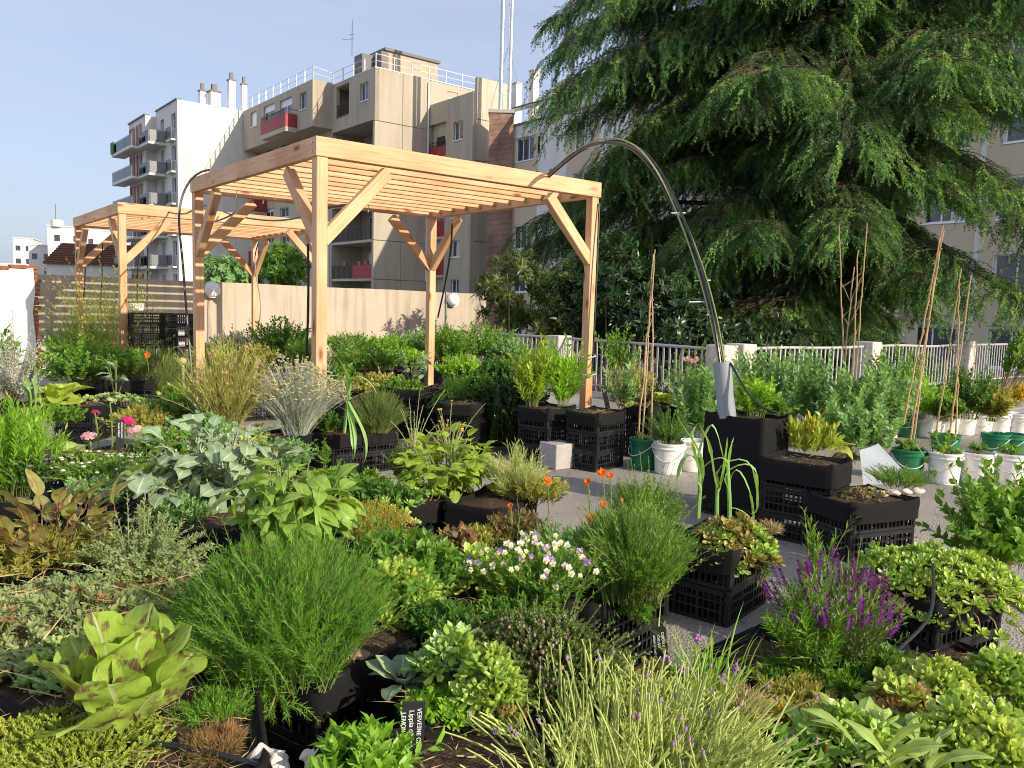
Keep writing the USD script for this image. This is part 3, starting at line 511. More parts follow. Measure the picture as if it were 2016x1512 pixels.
# ---------------------------------------------------------------- buildings
class Bld:
    """facades in the building's own frame: x along Uv, y along Nv, z from the street."""
    def __init__(s, label, origin, name='apartment_building'):
        s.o = np.array([origin[0], origin[1], GZ]); s.t = thing(name, label, 'building', s.o, YAW)
    def at(s, axis, c, px, py):
        a = Uv if axis == 'x' else Nv; q = on_plane(px, py, s.o+a*c, a)-s.o; return (q @ (Nv if axis == 'x' else Uv)), q[2]
    def rect(s, axis, c, r):
        a0, z1 = s.at(axis, c, r[0], (r[1]+r[3])/2)[0], s.at(axis, c, (r[0]+r[2])/2, r[1])[1]; a1, z0 = s.at(axis, c, r[2], (r[1]+r[3])/2)[0], s.at(axis, c, (r[0]+r[2])/2, r[3])[1]
        return min(a0, a1), max(a0, a1), z0, z1
    def b(s, axis, c, a0, a1, z0, z1, d0, d1): return bx(c+d0, c+d1, a0, a1, z0, z1) if axis == 'x' else bx(a0, a1, c+d0, c+d1, z0, z1)
    def part(s, name, g, m, p=None, **k): return obj(name, g, m, p or s.t, **k)
    def facade(s, axis, c, a0, a1, z0, z1, holes, m, t=.3, name='wall'):
        P = sg.box(a0, z0, a1, z1)
        for h in holes: P = P.difference(sg.box(h[0], h[2], h[1], h[3]))
        out = []
        for g in getattr(P, 'geoms', [P]):
            e = trimesh.creation.extrude_polygon(g, t, engine='earcut'); v = np.array(e.vertices)
            v = np.c_[c+v[:, 2], v[:, 0], v[:, 1]] if axis == 'x' else np.c_[v[:, 0], c+v[:, 2], v[:, 1]]; out.append((v, e.faces))
        return s.part(name, cat(*out), m)
    def window(s, axis, c, h, n=2, blind=0.0, set_=.14, shut=None, curtain=0.0):
        a0, a1, z0, z1 = h; f = .06; gs = [s.b(axis, c, a0, a1, z0, z0+f, set_, set_+.06), s.b(axis, c, a0, a1, z1-f, z1, set_, set_+.06)]
        for i in range(n+1):
            a = a0+(a1-a0-f)*i/n; gs.append(s.b(axis, c, a, a+f, z0+f, z1-f, set_, set_+.06))
        w = s.part('window', cat(*gs), 'window_white'); s.part('pane', s.b(axis, c, a0+.01, a1-.01, z0+.01, z1-.01, set_+.035, set_+.045), 'window_glass', w)
        s.part('sill', s.b(axis, c, a0-.06, a1+.06, z0-.06, z0-.003, -.05, set_+.1), 'window_white', w)
        if blind: s.part('blind', s.b(axis, c, a0+f, a1-f, z1-f-(z1-z0-2*f)*blind, z1-f, set_+.005, set_+.03), 'window_white', w)
        if curtain: s.part('curtain', s.b(axis, c, a0+f, a0+f+(a1-a0-2*f)*curtain, z0+f, z1-f, set_+.022, set_+.032), 'curtain', w)
        return w
    def railing(s, axis, c, a0, a1, z0, h, m, d=-.02, step=.14, panel=None):
        gs = [s.b(axis, c, a0, a1, z0+h-.05, z0+h, d-.02, d+.02), s.b(axis, c, a0, a1, z0+.05, z0+.09, d-.015, d+.015)]
        if not panel:
            for a in np.arange(a0, a1+.01, step): gs.append(s.b(axis, c, a-.012, a+.012, z0, z0+h-.05, d-.012, d+.012))
        else:
            for a in np.linspace(a0, a1, 4): gs.append(s.b(axis, c, a-.02, a+.02, z0, z0+h-.05, d-.015, d+.015))
        r = s.part('balcony_railing', cat(*gs), m)
        if panel: s.part('infill_panel', s.b(axis, c, a0, a1, z0+.1, z0+h-.08, d-.005, d+.005), panel, r)
        return r

# --- tan building in the middle
K0 = Wp(735, 500, d=57.8)
B = Bld('large tan concrete apartment block with red balconies and white roof railing', K0)
ZT = Wp(735, 132, d=57.8)[2]-GZ
top_l = [B.rect('x', 0, (662, 167, 687, 228))]; top_w = [B.rect('x', 0, (709, 163, 725, 198))]
zT0 = B.at('x', 0, 700, 240)[1]-.25
B.facade('x', 0, 0, 6.6, zT0, ZT, top_l+top_w, 'tan_concrete'); B.window('x', 0, top_w[0], 2)
B.part('loggia', cat(bx(1.3, 1.4, *top_l[0][:2], top_l[0][2]-.1, top_l[0][3]+.1), bx(.0, 1.4, top_l[0][0], top_l[0][1], top_l[0][2]-.12, top_l[0][2]-.003), bx(.3, 1.4, top_l[0][0]-.1, top_l[0][0], top_l[0][2], top_l[0][3])), 'tan_concrete'); B.railing('x', 0, *top_l[0][:2], top_l[0][2], .9, 'rail_black', d=.06)
B.part('soffit', bx(.3, 2.6, 0.3, 6.6, zT0, zT0+.25), 'tan_concrete')
B.part('recess_wall', bx(2.6, 2.8, .3, 6.6, 0, zT0+.1), 'tan_concrete')
B.part('flank_wall', bx(.02, 2.6, 6.6, 6.9, 0, ZT-.02), 'tan_concrete')
fl = [zT0-2.75*i for i in range(1, 7)]
for i, z in enumerate(fl):
    B.part('balcony_slab', bx(.05, 2.6, .3, 6.6, z-.18, z), 'pale_concrete')
    B.window('x', 2.6, (1.6, 2.7, z+.03, z+2.1), 2, set_=-.07); B.window('x', 2.6, (4.2, 5.3, z+.03, z+2.1), 2, set_=-.07, blind=.4*(i % 2))
    B.railing('x', .1, .35, 6.55, z, 1.0, 'rail_black', d=-.02, step=.2)
    if i in (3,): B.part('red_balcony_panel', bx(.02, .07, .35, 3.2, z, z+.95), 'red_panel')
    if i in (1, 5): B.part('red_balcony_panel', bx(.02, .07, 3.6, 6.5, z, z+.95), 'red_panel')
    B.part('balcony_door_panel', bx(1.4, 1.5, .32, 1.4, z, z+2.5), 'pale_concrete')
for a in (1.2, 2.2, 4.5): # flower pots on the balcony with red panel
    pt = B.part('flower_pot', move(lathe([(0, 0), (.14, 0), (.19, .3), (.17, .3), (0, .26)], 10), (.14, a, fl[3]+.95)), 'terracotta')
# lit end wall of joined panels
for j in range(2):
    for i, z in enumerate([zT0-.05-2.75*k for k in range(0, 8)]):
        z1 = ZT if i == 0 else zT0-.05-2.75*(i-1)-.04
        B.part('wall_panel', cbx(.0+j*2.25+.003, 2.22+j*2.25, 0, .28, z, z1, .012), 'tan_concrete')
B.part('wall_core', bx(.05, 12, .06, 6.5, 0, ZT-.06) if False else bx(2.85, 12, .06, 6.5, 0, ZT-.06), 'tan_concrete')
B.part('end_core', bx(.31, 4.5, .12, .29, 0, ZT-.3), 'zinc_edge')
up_w = B.rect('y', 0, (880, 181, 901, 194)); B.facade('y', 0, 4.52, 12, 15.5, ZT-.05, [up_w], 'tan_concrete', .25); B.window('y', 0, up_w, 2)
B.part('drain_pipe', tube([(4.35, -.09, 6), (4.35, -.09, ZT-.2)], .07, 8), 'white_metal')
# upper box that sticks out on the left
yL0, yL1, xL = 6.6, 20.6, -1.59; zL0 = B.at('x', xL, 560, 268)[1]
rects = [(493.5, 220, 505, 249), (519, 206, 541, 246), (551, 194, 575, 248), (590, 182, 603, 215)]
hs = [B.rect('x', xL, r) for r in rects]
B.facade('x', xL, yL0, yL1, zL0, ZT+.2, hs, 'tan_concrete')
for h, (n, bl) in zip(hs, ((1, .95), (2, .3), (2, .25), (1, 0))): B.window('x', xL, h, n, bl)
B.facade('y', yL0, xL+.303, -.003, zL0, ZT+.2, [], 'tan_concrete'); B.part('roof_slab', bx(xL+.31, 12, yL0+.31, 26, ZT-.4, ZT+.0), 'tan_concrete'); B.part('soffit', bx(xL+.31, .0, yL0+.31, yL1, zL0, zL0+.25), 'tan_concrete')
bl = B.rect('x', xL-.9, (514, 232, 563, 258)); B.part('balcony_slab', bx(xL-.95, xL-.003, bl[0], bl[1], bl[2]-.35, bl[2]-.003), 'pale_concrete'); B.part('red_balcony_panel', bx(xL-.95, xL-.9, bl[0], bl[1], bl[2], bl[3]), 'red_panel'); B.part('red_balcony_panel', bx(xL-.897, xL-.003, bl[0], bl[0]+.05, bl[2], bl[3]), 'red_panel'); B.railing('x', xL-.9, bl[0], bl[1], bl[3]-.1, .45, 'rail_black')
B.part('balcony_railing', bx(xL-.9, xL-.01, bl[0], bl[0]+.03, bl[3]+.3, bl[3]+.34), 'rail_black')
# recessed storeys under it
rows = [(523, 276, 538, 300), (553, 269, 569, 292), (521, 411, 538, 428), (551, 408, 568, 427), (522, 455, 539, 480), (552, 455, 569, 480), (522, 340, 539, 362), (552, 340, 569, 362)]
hs = [B.rect('x', 0, r) for r in rows]; B.facade('x', 0, 6.95, 26, 0, zL0+.2, hs, 'pale_concrete')
for i, h in enumerate(hs): B.window('x', 0, h, 2, .35 if i % 2 == 0 else 0)
for r in ((467, 383, 502, 420), (466, 495, 503, 533)):
    q = B.rect('x', -1.1, r); B.part('red_balcony_panel', bx(-1.15, -1.1, q[0], q[1], q[2], q[3]), 'red_panel'); B.part('balcony_slab', bx(-1.15, -.003, q[0], q[1], q[2]-.2, q[2]-.003), 'pale_concrete'); B.part('red_balcony_panel', bx(-1.097, -.003, q[0], q[0]+.05, q[2], q[3]), 'red_panel')
q = B.rect('x', -.5, (474, 246, 482, 272)); B.facade('x', -.5, 20.7, 26, zL0-2.6, ZT-1.2, [q], 'tan_concrete'); B.window('x', -.5, q, 1)
# right block
xr = 4.5; yr = -5.46; ZR = B.at('x', xr, 924, 182)[1]
zr0 = B.at('x', xr, 845, 248)[1]; wr = [B.rect('x', xr, r) for r in ((893, 239, 911.5, 275), (888, 473, 905, 506), (887, 550, 903, 577), (890, 317, 908, 350), (889, 395, 906, 428))]
ysp = B.at('x', xr, 877, 330)[0]
B.facade('x', xr, ysp, 0, zr0, ZR, [], 'tan_concrete'); B.facade('x', xr, yr, ysp-.003, 0, ZR, wr, 'tan_concrete')
for i, h in enumerate(wr): B.window('x', xr, h, 2, .3 if i == 3 else 0, curtain=.5 if i == 1 else 0)
B.part('loggia_wall', bx(xr+1.5, xr+1.6, ysp, 0, 0, zr0+.3), 'pale_concrete'); B.part('loggia_side', bx(xr+.3, xr+1.5, ysp-.2, ysp-.004, 0, zr0+.3), 'pale_concrete'); B.part('soffit', bx(xr+.3, xr+1.6, ysp, 0, zr0, zr0+.2), 'tan_concrete')
for (y0, y1) in ((290, 310), (365, 385), (436, 466), (510, 541)):
    z0 = B.at('x', xr, 858, y1)[1]; z1 = B.at('x', xr, 858, y0)[1]; B.part('red_balcony_panel', bx(xr-.02, xr+.04, ysp+.003, -.02, z0, z1), 'red_panel'); B.part('balcony_slab', bx(xr+.0, xr+1.5, ysp+.003, -.02, z0-.2, z0-.003), 'pale_concrete'); B.railing('x', xr, ysp+.01, -.02, z1, .35, 'rail_black', step=.4)
    B.window('x', xr+1.5, (ysp+.7, ysp+1.6, z0+.05, z0+2.0), 1, set_=-.07)
q = B.at('x', xr, 858, 290); B.part('air_conditioner', cbx(xr+.2, xr+.6, ysp+.6, ysp+1.5, q[1]-.1, q[1]+.75, .03), 'rail_black')
for i, z in enumerate([zr0-.3-2.75*k for k in range(-1, 7)]): B.part('wall_panel', cbx(xr+.302, xr+3.2, yr, yr+.28, max(z, 0), min(z+2.71, ZR), .012), 'pale_concrete')
B.part('wall_core', bx(xr+.31, xr+3.2, yr+.2, -.05, 0, ZR-.3), 'pale_concrete')
B.part('right_rear_wall', bx(xr+3.2, xr+6.5, -2.6, 0, 0, ZR-.6), 'tan_concrete')
# stair house, roof trim, railing, aerial
a0, z1 = B.at('y', 2.0, 760, 100); a1, _ = B.at('y', 2.0, 862, 126)
sh = B.part('stair_house', bx(a0, a1, 2.0, 5.0, ZT-.3, z1), 'tan_concrete'); B.part('roof_trim', bx(a0-.15, a1+.15, 1.85, 5.15, z1+.003, z1+.2), 'zinc_edge', sh)
B.part('vent_housing', bx(a0-1.6, a0-.7, 2.6, 3.8, ZT-.3, ZT+1.6), 'zinc_edge'); B.part('vent_housing', bx(a0-.6, a0-.02, 1.6, 3.2, ZT-.3, ZT+1.75), 'zinc_edge')
def roofrail(pts, step=1.5):
    pts = [np.array(p, float) for p in pts]
    for p, q in zip(pts[:-1], pts[1:]):
        L = np.linalg.norm(q-p); n = max(1, round(L/step)); r = B.part('roof_railing', cat(tube([p+[0, 0, .95], q+[0, 0, .95]], .022, 5), tube([p+[0, 0, .5], q+[0, 0, .5]], .018, 5)), 'white_metal')
        for i in range(n+1):
            c = p+(q-p)*i/n; B.part('upright', bx(c[0]-.035, c[0]+.035, c[1]-.035, c[1]+.035, c[2], c[2]+1.0), 'white_metal', r)
roofrail([(xL+.1, yL1-.2, ZT+.2), (xL+.1, yL0+.1, ZT+.2), (.1, yL0+.1, ZT+.0), (.1, .1, ZT), (11.8, .1, ZT)])
B.part('roof_slab', bx(.1, 12, .15, 6.6, ZT-.3, ZT-.1), 'tan_concrete'); B.part('roof_edge', cat(bx(-.02, 12, -.02, .1, ZT, ZT+.05), bx(-.02, .1, .1, 6.6, ZT, ZT+.05)), 'white_metal')
ae = Wp(769, 100, d=62)-B.o; B.part('aerial', cat(tube([(0, 0, 0), (0, 0, 2.2)], .03, 5), tube([(-.9, 0, .75), (.3, 0, .95)], .02, 5), tube([(-.1, 0, 1.9), (.15, 0, 1.9)], .02, 5)) if False else cat(*[move(q, ae) for q in (tube([(0, 0, -.6), (0, 0, 1.9)], .03, 5), tube([(-.6, .4, .45), (.1, 0, .6)], .02, 5), tube([(-.1, .2, .9), (.1, -.1, .9)], .02, 5))]), 'zinc_edge')

# --- brick chimney stack with two steel flues
CH = Wp(957, 500, d=54.5); c1 = Wp(1004, 500, d=54.5); wch = np.linalg.norm((c1-CH)[:2])
ch = thing('brick_chimney', 'tall brown brick chimney stack between the tan and the grey building', 'chimney', (CH[0], CH[1], GZ), 0)
zc = Wp(980, 222, d=54.5)[2]-GZ
mat('brick_wall', {'tc': ('texture_coordinate', {}), 'mp': ('mapping', {'rotation': (math.pi/2, 0, 0)}), 'b': ('brick_texture', {'color1': (.30, .13, .075), 'color2': (.20, .085, .05), 'mortar': (.36, .30, .25), 'scale': 1.0, 'brick_width': .24, 'row_height': .08, 'mortar_size': .012}), 'n': ('noise_texture', {'scale': .9, 'detail': 4.0}), 'r': ('rgb_ramp', {'ramp': [(.3, (.6, .6, .6)), (.7, (1.2, 1.15, 1.1))]}),
    'm': ('mix_color', {'blend_type': 'multiply', 'fac': 1.0}), 'p': ('principled_bsdf', {'roughness': .9})}, [('tc.object', 'mp.vector'), ('mp.vector', 'b.vector'), ('tc.object', 'n.vector'), ('n.fac', 'r.fac'), ('b.color', 'm.a'), ('r.color', 'm.b'), ('m.result', 'p.base_color')])
obj('shaft', bx(0, wch, 0, 1.6, 0, zc), 'brick_wall', ch); obj('cap', bx(-.08, wch+.08, -.08, 1.68, zc+.003, zc+.22), 'concrete_block', ch)
for z in (.72, .28): obj('band', bx(-.02, wch*.98, -.03, -.003, zc*z, zc*z+.1), 'concrete_block', ch)
for k, (px, lb) in enumerate(((985, 'steel flue pipe on the brick chimney, left'), (1002, 'steel flue pipe on the brick chimney, right'))):
    p = Wp(px, 222, d=55.2); q = Wp(px+3, -120, d=55.2); f = thing('flue_pipe', lb+' one of the pair', 'flue', (p[0], p[1], zc+GZ+.22), 0, 'steel flues')
    n = 9; obj('tube', tube([(0, 0, 0), (0, 0, q[2]-p[2])], .15, 14), 'galvanised', f, smooth=40)
    for i in range(1, n): obj('joint_ring', tube([(0, 0, i*1.35), (0, 0, i*1.35+.07)], .165, 14), 'galvanised', f)
for k, (x, y) in enumerate(((1095, 225), (945, 235))):
    tobj('guy_wire', tube([Wp(1002, 88, d=55.2), Wp((1033, 962)[k], (235, 225)[k], d=(55, 56)[k])], .012, 4), 'rail_grey', ['thin guy wire from the flues down to the right roof', 'thin guy wire from the flues down to the left roof'][k], 'wire')

# --- grey and beige building behind the cedar
RO = Wp(1003, 500, d=55.0)
R = Bld('long pale grey apartment building with beige bands behind the cedar', RO)
ZB = R.at('x', 0, 1003, 252)[1]; Lr = 46
cols = [R.at('x', 0, px, 400)[0] for px in (1030, )]+[R.at('x', 0, px, 500)[0] for px in (1140, 1270, 1400, 1540, 1650, 1755, 1845, 2003)]; cols += [cols[-1]-3.8, cols[-1]-7.6, cols[-1]-11.4]
zrow = [R.at('x', 0, 2003, 539)[1]-2.85*k for k in (1, 0, -1, -2, -3)]
hol = []
for ci, y in enumerate(cols):
    ww = .95 if ci == 0 or ci == 7 else .8
    for z in zrow: hol.append((y-ww, y+ww, z-.75, z+.75))
slits = []
for px in (1055, 1690, 1908, 1940):
    y = R.at('x', 0, px, 450)[0]
    for z in zrow: slits.append((y-.17, y+.17, z-.5, z+.6))
R.facade('x', 0, -Lr, .2, 0, ZB, hol+slits, 'grey_render')
for i, h in enumerate(hol): R.window('x', 0, h, 3 if i < 5 else 2, 0, curtain=(.5 if i % 3 == 0 else .3 if i % 4 == 1 else 0))
for h in slits: R.part('slit_window', R.b('x', 0, *h, .1, .14), 'window_glass')
R.part('core', bx(.3, 12, -Lr, .1, 0, ZB-.8), 'grey_render')
for ci, y in enumerate(cols): # beige bands stand a little proud between the rows of windows
    ww = 1.35
    for k in range(4): R.part('beige_band', bx(-.03, -.003, y-ww, y+ww, zrow[k]+.85, zrow[k+1]-.85), 'beige_render')
    R.part('beige_band', bx(-.03, -.003, y-ww, y+ww, .5, zrow[0]-.85), 'beige_render')
    for k in range(5):
        for s in (-1, 1):
            lo, hi = sorted((y+s*ww, y+s*(1.0 if ci in (0, 7) else .85)))
            R.part('beige_band', bx(-.031, -.004, lo, hi, zrow[k]-.848, zrow[k]+.848), 'beige_render')
for y in np.arange(-4, 0, 1.3): R.part('vent_grille', bx(-.05, -.033, y-.12, y+.12, zrow[3]+1.1, zrow[3]+1.25), 'zinc_edge')
R.part('roof_trim', bx(-.06, .5, -Lr, .25, ZB+.003, ZB+.15), 'zinc_edge')
R.part('roof_parapet', bx(0, .15, -Lr, -2.6, ZB+.153, ZB+1.2), 'grey_render'); R.part('roof_frame', cat(bx(.0, .15, -2.6, .1, ZB+1.0, ZB+1.2), bx(.0, .15, -.1, .1, ZB+.153, ZB+1.0)), 'grey_render'); R.part('parapet_trim', bx(-.04, .19, -Lr, .14, ZB+1.203, ZB+1.27), 'zinc_edge')
for (x0, y0, x1, y1, d, nm) in ((1040, 142, 1061, 245, 58, 'roof_chimney'), (1008, 167, 1027, 200, 60, 'roof_chimney')):
    p = Wp(x0, y1, d=d)-R.o; q = Wp(x1, y0, d=d)-R.o; wv = np.linalg.norm((q-p)[:2]); c = np.array([(p+q) @ Uv/2, (p+q) @ Nv/2]); k = R.part(nm, bx(c[0]-wv*.4, c[0]+wv*.4, c[1]-wv*.4, c[1]+wv*.4, ZB-3, q[2]), 'white_render'); R.part('chimney_cap', bx(c[0]-wv*.45, c[0]+wv*.45, c[1]-wv*.45, c[1]+wv*.45, q[2]+.003, q[2]+.1), 'concrete_block', k)

# --- white building on the left
WO = Wp(351, 400, d=69.5)
Q = Bld('white apartment building with a blank sunlit side wall and stacked balconies', WO)
ZQ = Q.at('x', 0, 351, 194)[1]; ztop = ZQ
Q.facade('y', 0, 0, 14, 0, ZQ, [], 'white_render')
fz = [Q.at('x', 0, 351, y)[1] for y in (524, 461, 399, 335, 271)]; fz = [fz[0]-2.85*2, fz[0]-2.85]+fz
hq = []
for z in fz: hq += [(.5, 1.7, z+.9, z+2.2), (3.9, 4.9, z+.05, z+2.2)]
Q.facade('x', 0, .3, 6.3, 0, ZQ, hq, 'white_render')
hq2 = []
for z in fz: hq2 += [(8.0, 8.9, z+.05, z+2.25), (10.4, 11.3, z+.05, z+2.25)]
Q.facade('x', -.9, 6.3, 12.0, 0, ZQ-.4, hq2, 'white_render'); Q.part('return_wall', bx(-.6, 12, 6.3, 6.6, 0, ZQ-.45), 'white_render'); Q.part('end_wall', bx(-.6, 8, 11.7, 12, 0, ZQ-.5), 'white_render')
Q.facade('x', .3, 12.02, 14.6, 0, ZQ-1.8, [(12.5, 13.6, z+.4, z+2.2) for z in fz], 'white_render'); Q.part('loggia_wall', bx(1.3, 1.4, 12, 14.6, 0, ZQ-1.9), 'zinc_edge')
for h in hq: Q.window('x', 0, h, 1 if h[0] > 3 else 2, set_=.2)
for h in hq2:
    w = Q.window('x', -.9, h, 2, set_=.12)
    for s in (h[0]-.42, h[1]+.04): Q.part('shutter', bx(-.97, -.93, s, s+.38, h[2], h[3]), 'shutter_red', w)
for i, z in enumerate(fz):
    Q.part('balcony_slab', bx(-2.1, -.93, 6.4, 13.6, z-.2, z-.003), 'white_render'); Q.part('balcony_slab', bx(-1.5, -.003, 3.1, 6.27, z-.2, z-.003), 'white_render'); Q.part('balcony_slab', bx(-.4, -.003, .35, 2.0, z-.15, z-.003), 'white_render')
    Q.railing('x', -2.05, 6.45, 13.55, z, 1.0, 'rail_grey', panel='rail_glass'); Q.railing('x', -1.45, 3.15, 6.3, z, 1.0, 'rail_grey', panel='rail_glass'); Q.railing('x', -.38, .38, 1.98, z, 1.0, 'rail_grey', panel='rail_glass')
    Q.part('side_panel', bx(-1.4, -.01, 3.12, 3.15, z, z+1.0), 'rail_grey')
for z, nm in ((fz[-1], 1),): 
    for k in range(4): Q.part('balcony_cushion', cbx(-1.3+.2*k, -1.05+.2*k, 4.0+.5*k, 4.5+.5*k, z+.4+.12*(k % 2), z+.95, .04), 'red_panel')
Q.part('green_screen', bx(-2.2, -2.12, 12.4, 13.6, fz[-1]+.05, fz[-1]+1.1), 'leaf_deep')
Q.part('roof_slab', bx(.2, 13.8, .2, 14, ZQ-.5, ZQ-.2), 'white_render'); Q.part('roof_edge', cat(bx(-.08, .3, -.0, 6.3, ZQ+.003, ZQ+.12), bx(-1.0, -.6, 6.3, 12.05, ZQ-.397, ZQ-.28)), 'zinc_edge')
for (x0, y0, x1, y1) in ((391, 181, 406, 205), (410, 183, 433, 205), (448, 160, 463, 205), (474, 168, 486, 205)):
    p = Wp(x0, y1, d=77)-Q.o; q = Wp(x1, y0, d=77)-Q.o; wv = np.linalg.norm((q-p)[:2]); c = ((p+q)/2 @ Uv, (p+q)/2 @ Nv); k = Q.part('roof_chimney', bx(c[0]-wv*.4, c[0]+wv*.4, c[1]-wv*.4, c[1]+wv*.4, ZQ-.3, q[2]), 'far_white')
    Q.part('chimney_cap', bx(c[0]-wv*.48, c[0]+wv*.48, c[1]-wv*.48, c[1]+wv*.48, q[2]+.003, q[2]+.12), 'zinc_edge', k); Q.part('chimney_pot', bx(c[0]-wv*.2, c[0]+wv*.2, c[1]-wv*.2, c[1]+wv*.2, q[2]+.13, q[2]+.75), 'zinc_edge', k)

# --- far low houses at the left edge
def far_block(x0, y0, x1, d, label, m='far_white', storeys=3, depth=10):
    p = Wp(x0, 560, d=d); q = Wp(x1, y0, d=d); t = thing('distant_building', label, 'building', (p[0], p[1], GZ), .35); wv = abs(q[0]-p[0])*1.0; H = q[2]-GZ
    obj('wall', bx(0, wv, 0, depth, 0, H), m, t); obj('roof_trim', bx(-.15, wv+.15, -.15, depth, H+.003, H+.25), 'grey_render', t)
    n = max(2, int(wv/3.2))
    for k in range(storeys):
        for i in range(n):
            xx = (i+.5)*wv/n; z = H-2.2-3.0*k; w = obj('window', bx(xx-.6, xx+.6, -.06, -.003, z-.7, z+.7), 'window_white', t); obj('pane', bx(xx-.5, xx+.5, -.08, -.063, z-.6, z+.6), 'window_glass', w)
    return t, wv, H
far_block(28, 470, 60, 190, 'small distant white block with rooftop frames at the left edge'); far_block(58, 484, 97, 170, 'distant white block left of the gabled house'); far_block(-60, 520, 28, 230, 'low distant white building at the far left edge')
t, wv, H = far_block(96, 447, 160, 160, 'distant white building with a small rounded gable and antenna'); obj('gable', tube([(wv*.25, .3, H), (wv*.25, .3, H+1.3)], 1.1, 12), 'far_white', t); obj('antenna', tube([(wv*.2, 1, H+1), (wv*.2, 1, H+4.5)], .06, 4), 'zinc_edge', t)
far_block(158, 455, 236, 165, 'distant long white building behind the brown tiled roof')
p0 = Wp(92, 560, d=88); hs_ = thing('gabled_house', 'low white house with a brown tiled roof behind the concrete wall', 'house', (p0[0], p0[1], GZ), .12)
Wd = (236-92)*88/FPX; ze = Wp(150, 519, d=88)[2]-GZ; zr = Wp(150, 481, d=92)[2]-GZ
ex = trimesh.creation.extrude_polygon(sg.Polygon([(0, 0), (9, 0), (9, ze), (4.5, zr-.1), (0, ze)]), Wd, engine='earcut'); v = np.array(ex.vertices); obj('wall', (np.c_[v[:, 2], v[:, 0], v[:, 1]], ex.faces[:, ::-1]), 'far_white', hs_)
rf = np.array([(-.2, -.35, ze-.12), (Wd+.2, -.35, ze-.12), (Wd+.2, 4.5, zr), (-.2, 4.5, zr), (-.2, 9.35, ze-.12), (Wd+.2, 9.35, ze-.12)]); rr = np.vstack([rf, rf+[0, 0, .14]])
rq = tri([[0, 1, 2, 3], [3, 2, 5, 4], [6, 9, 8, 7], [9, 10, 11, 8], [0, 6, 7, 1], [4, 5, 11, 10], [0, 3, 9, 6], [3, 4, 10, 9], [1, 7, 8, 2], [2, 8, 11, 5]]); roof = obj('roof', (rr, rq), 'roof_tile', hs_)
for k in range(9):
    f = (k+.5)/9; y = -.35+4.85*f; z = ze-.12+(zr-ze+.12)*f; obj('tile_row', bx(-.2, Wd+.2, y-.2, y+.25, z+.1, z+.2), 'roof_tile', roof)

# ---------------------------------------------------------------- trees behind the railing
def quats(D, spin):
    """rotations that turn +z to the directions D, after a spin about z."""
    h = nrm(D+[0, 0, 1.0+1e-6]); q = np.c_[h[:, 2], -h[:, 1]*0, h[:, 0]*0, h[:, 0]*0]; ax = np.cross([0, 0, 1.0], h); q = np.c_[(h[:, 2]), ax]
    c, s_ = np.cos(spin/2), np.sin(spin/2); w, x, y, z = q.T
    return np.stack([w*c-z*s_, x*c+y*s_, y*c-x*s_, z*c+w*s_], 1)
def instancer(p, name, protos, mt, P, D, S, rng):
    pi = UsdGeom.PointInstancer.Define(stage, numbered(path_of(p), name)); tag(pi.GetPrim(), kind='stuff'); path = str(pi.GetPath()); targets = []
    for g in protos: targets.append(usdkit.mesh(stage, numbered(path, 'spray'), g, M[mt]).GetPath())
    pi.CreatePrototypesRel().SetTargets(targets); n = len(P); q = quats(nrm(D), rng.uniform(0, 6.28, n))
    pi.CreateProtoIndicesAttr(Vt.IntArray.FromNumpy(rng.integers(0, len(protos), n).astype(np.int32))); pi.CreatePositionsAttr(Vt.Vec3fArray.FromNumpy(P.astype(np.float32)))
    pi.CreateOrientationsAttr(Vt.QuathArray([Gf.Quath(float(a), float(b), float(c), float(d)) for a, b, c, d in q])); pi.CreateScalesAttr(Vt.Vec3fArray.FromNumpy(np.repeat(S[:, None], 3, 1).astype(np.float32)))
def spray_proto(rng, m=34, blade=.135, w=.042):
    """one hanging sprig of unit length along +z, its needles in tufts all round."""
    q = (np.arange(m)+rng.uniform(0, 1, m))/m; az = np.arange(m)*2.4+rng.normal(0, .4, m); side = np.c_[np.cos(az), np.sin(az), 0*az]; cx = np.c_[.06*np.sin(q*4), .05*np.cos(q*5), q]
    return scatter('n', cx, side*.6+[0, 0, .7], rng.normal(0, 1, (m, 3)), blade*rng.uniform(.7, 1.2, m)*(1.1-.5*q), w)
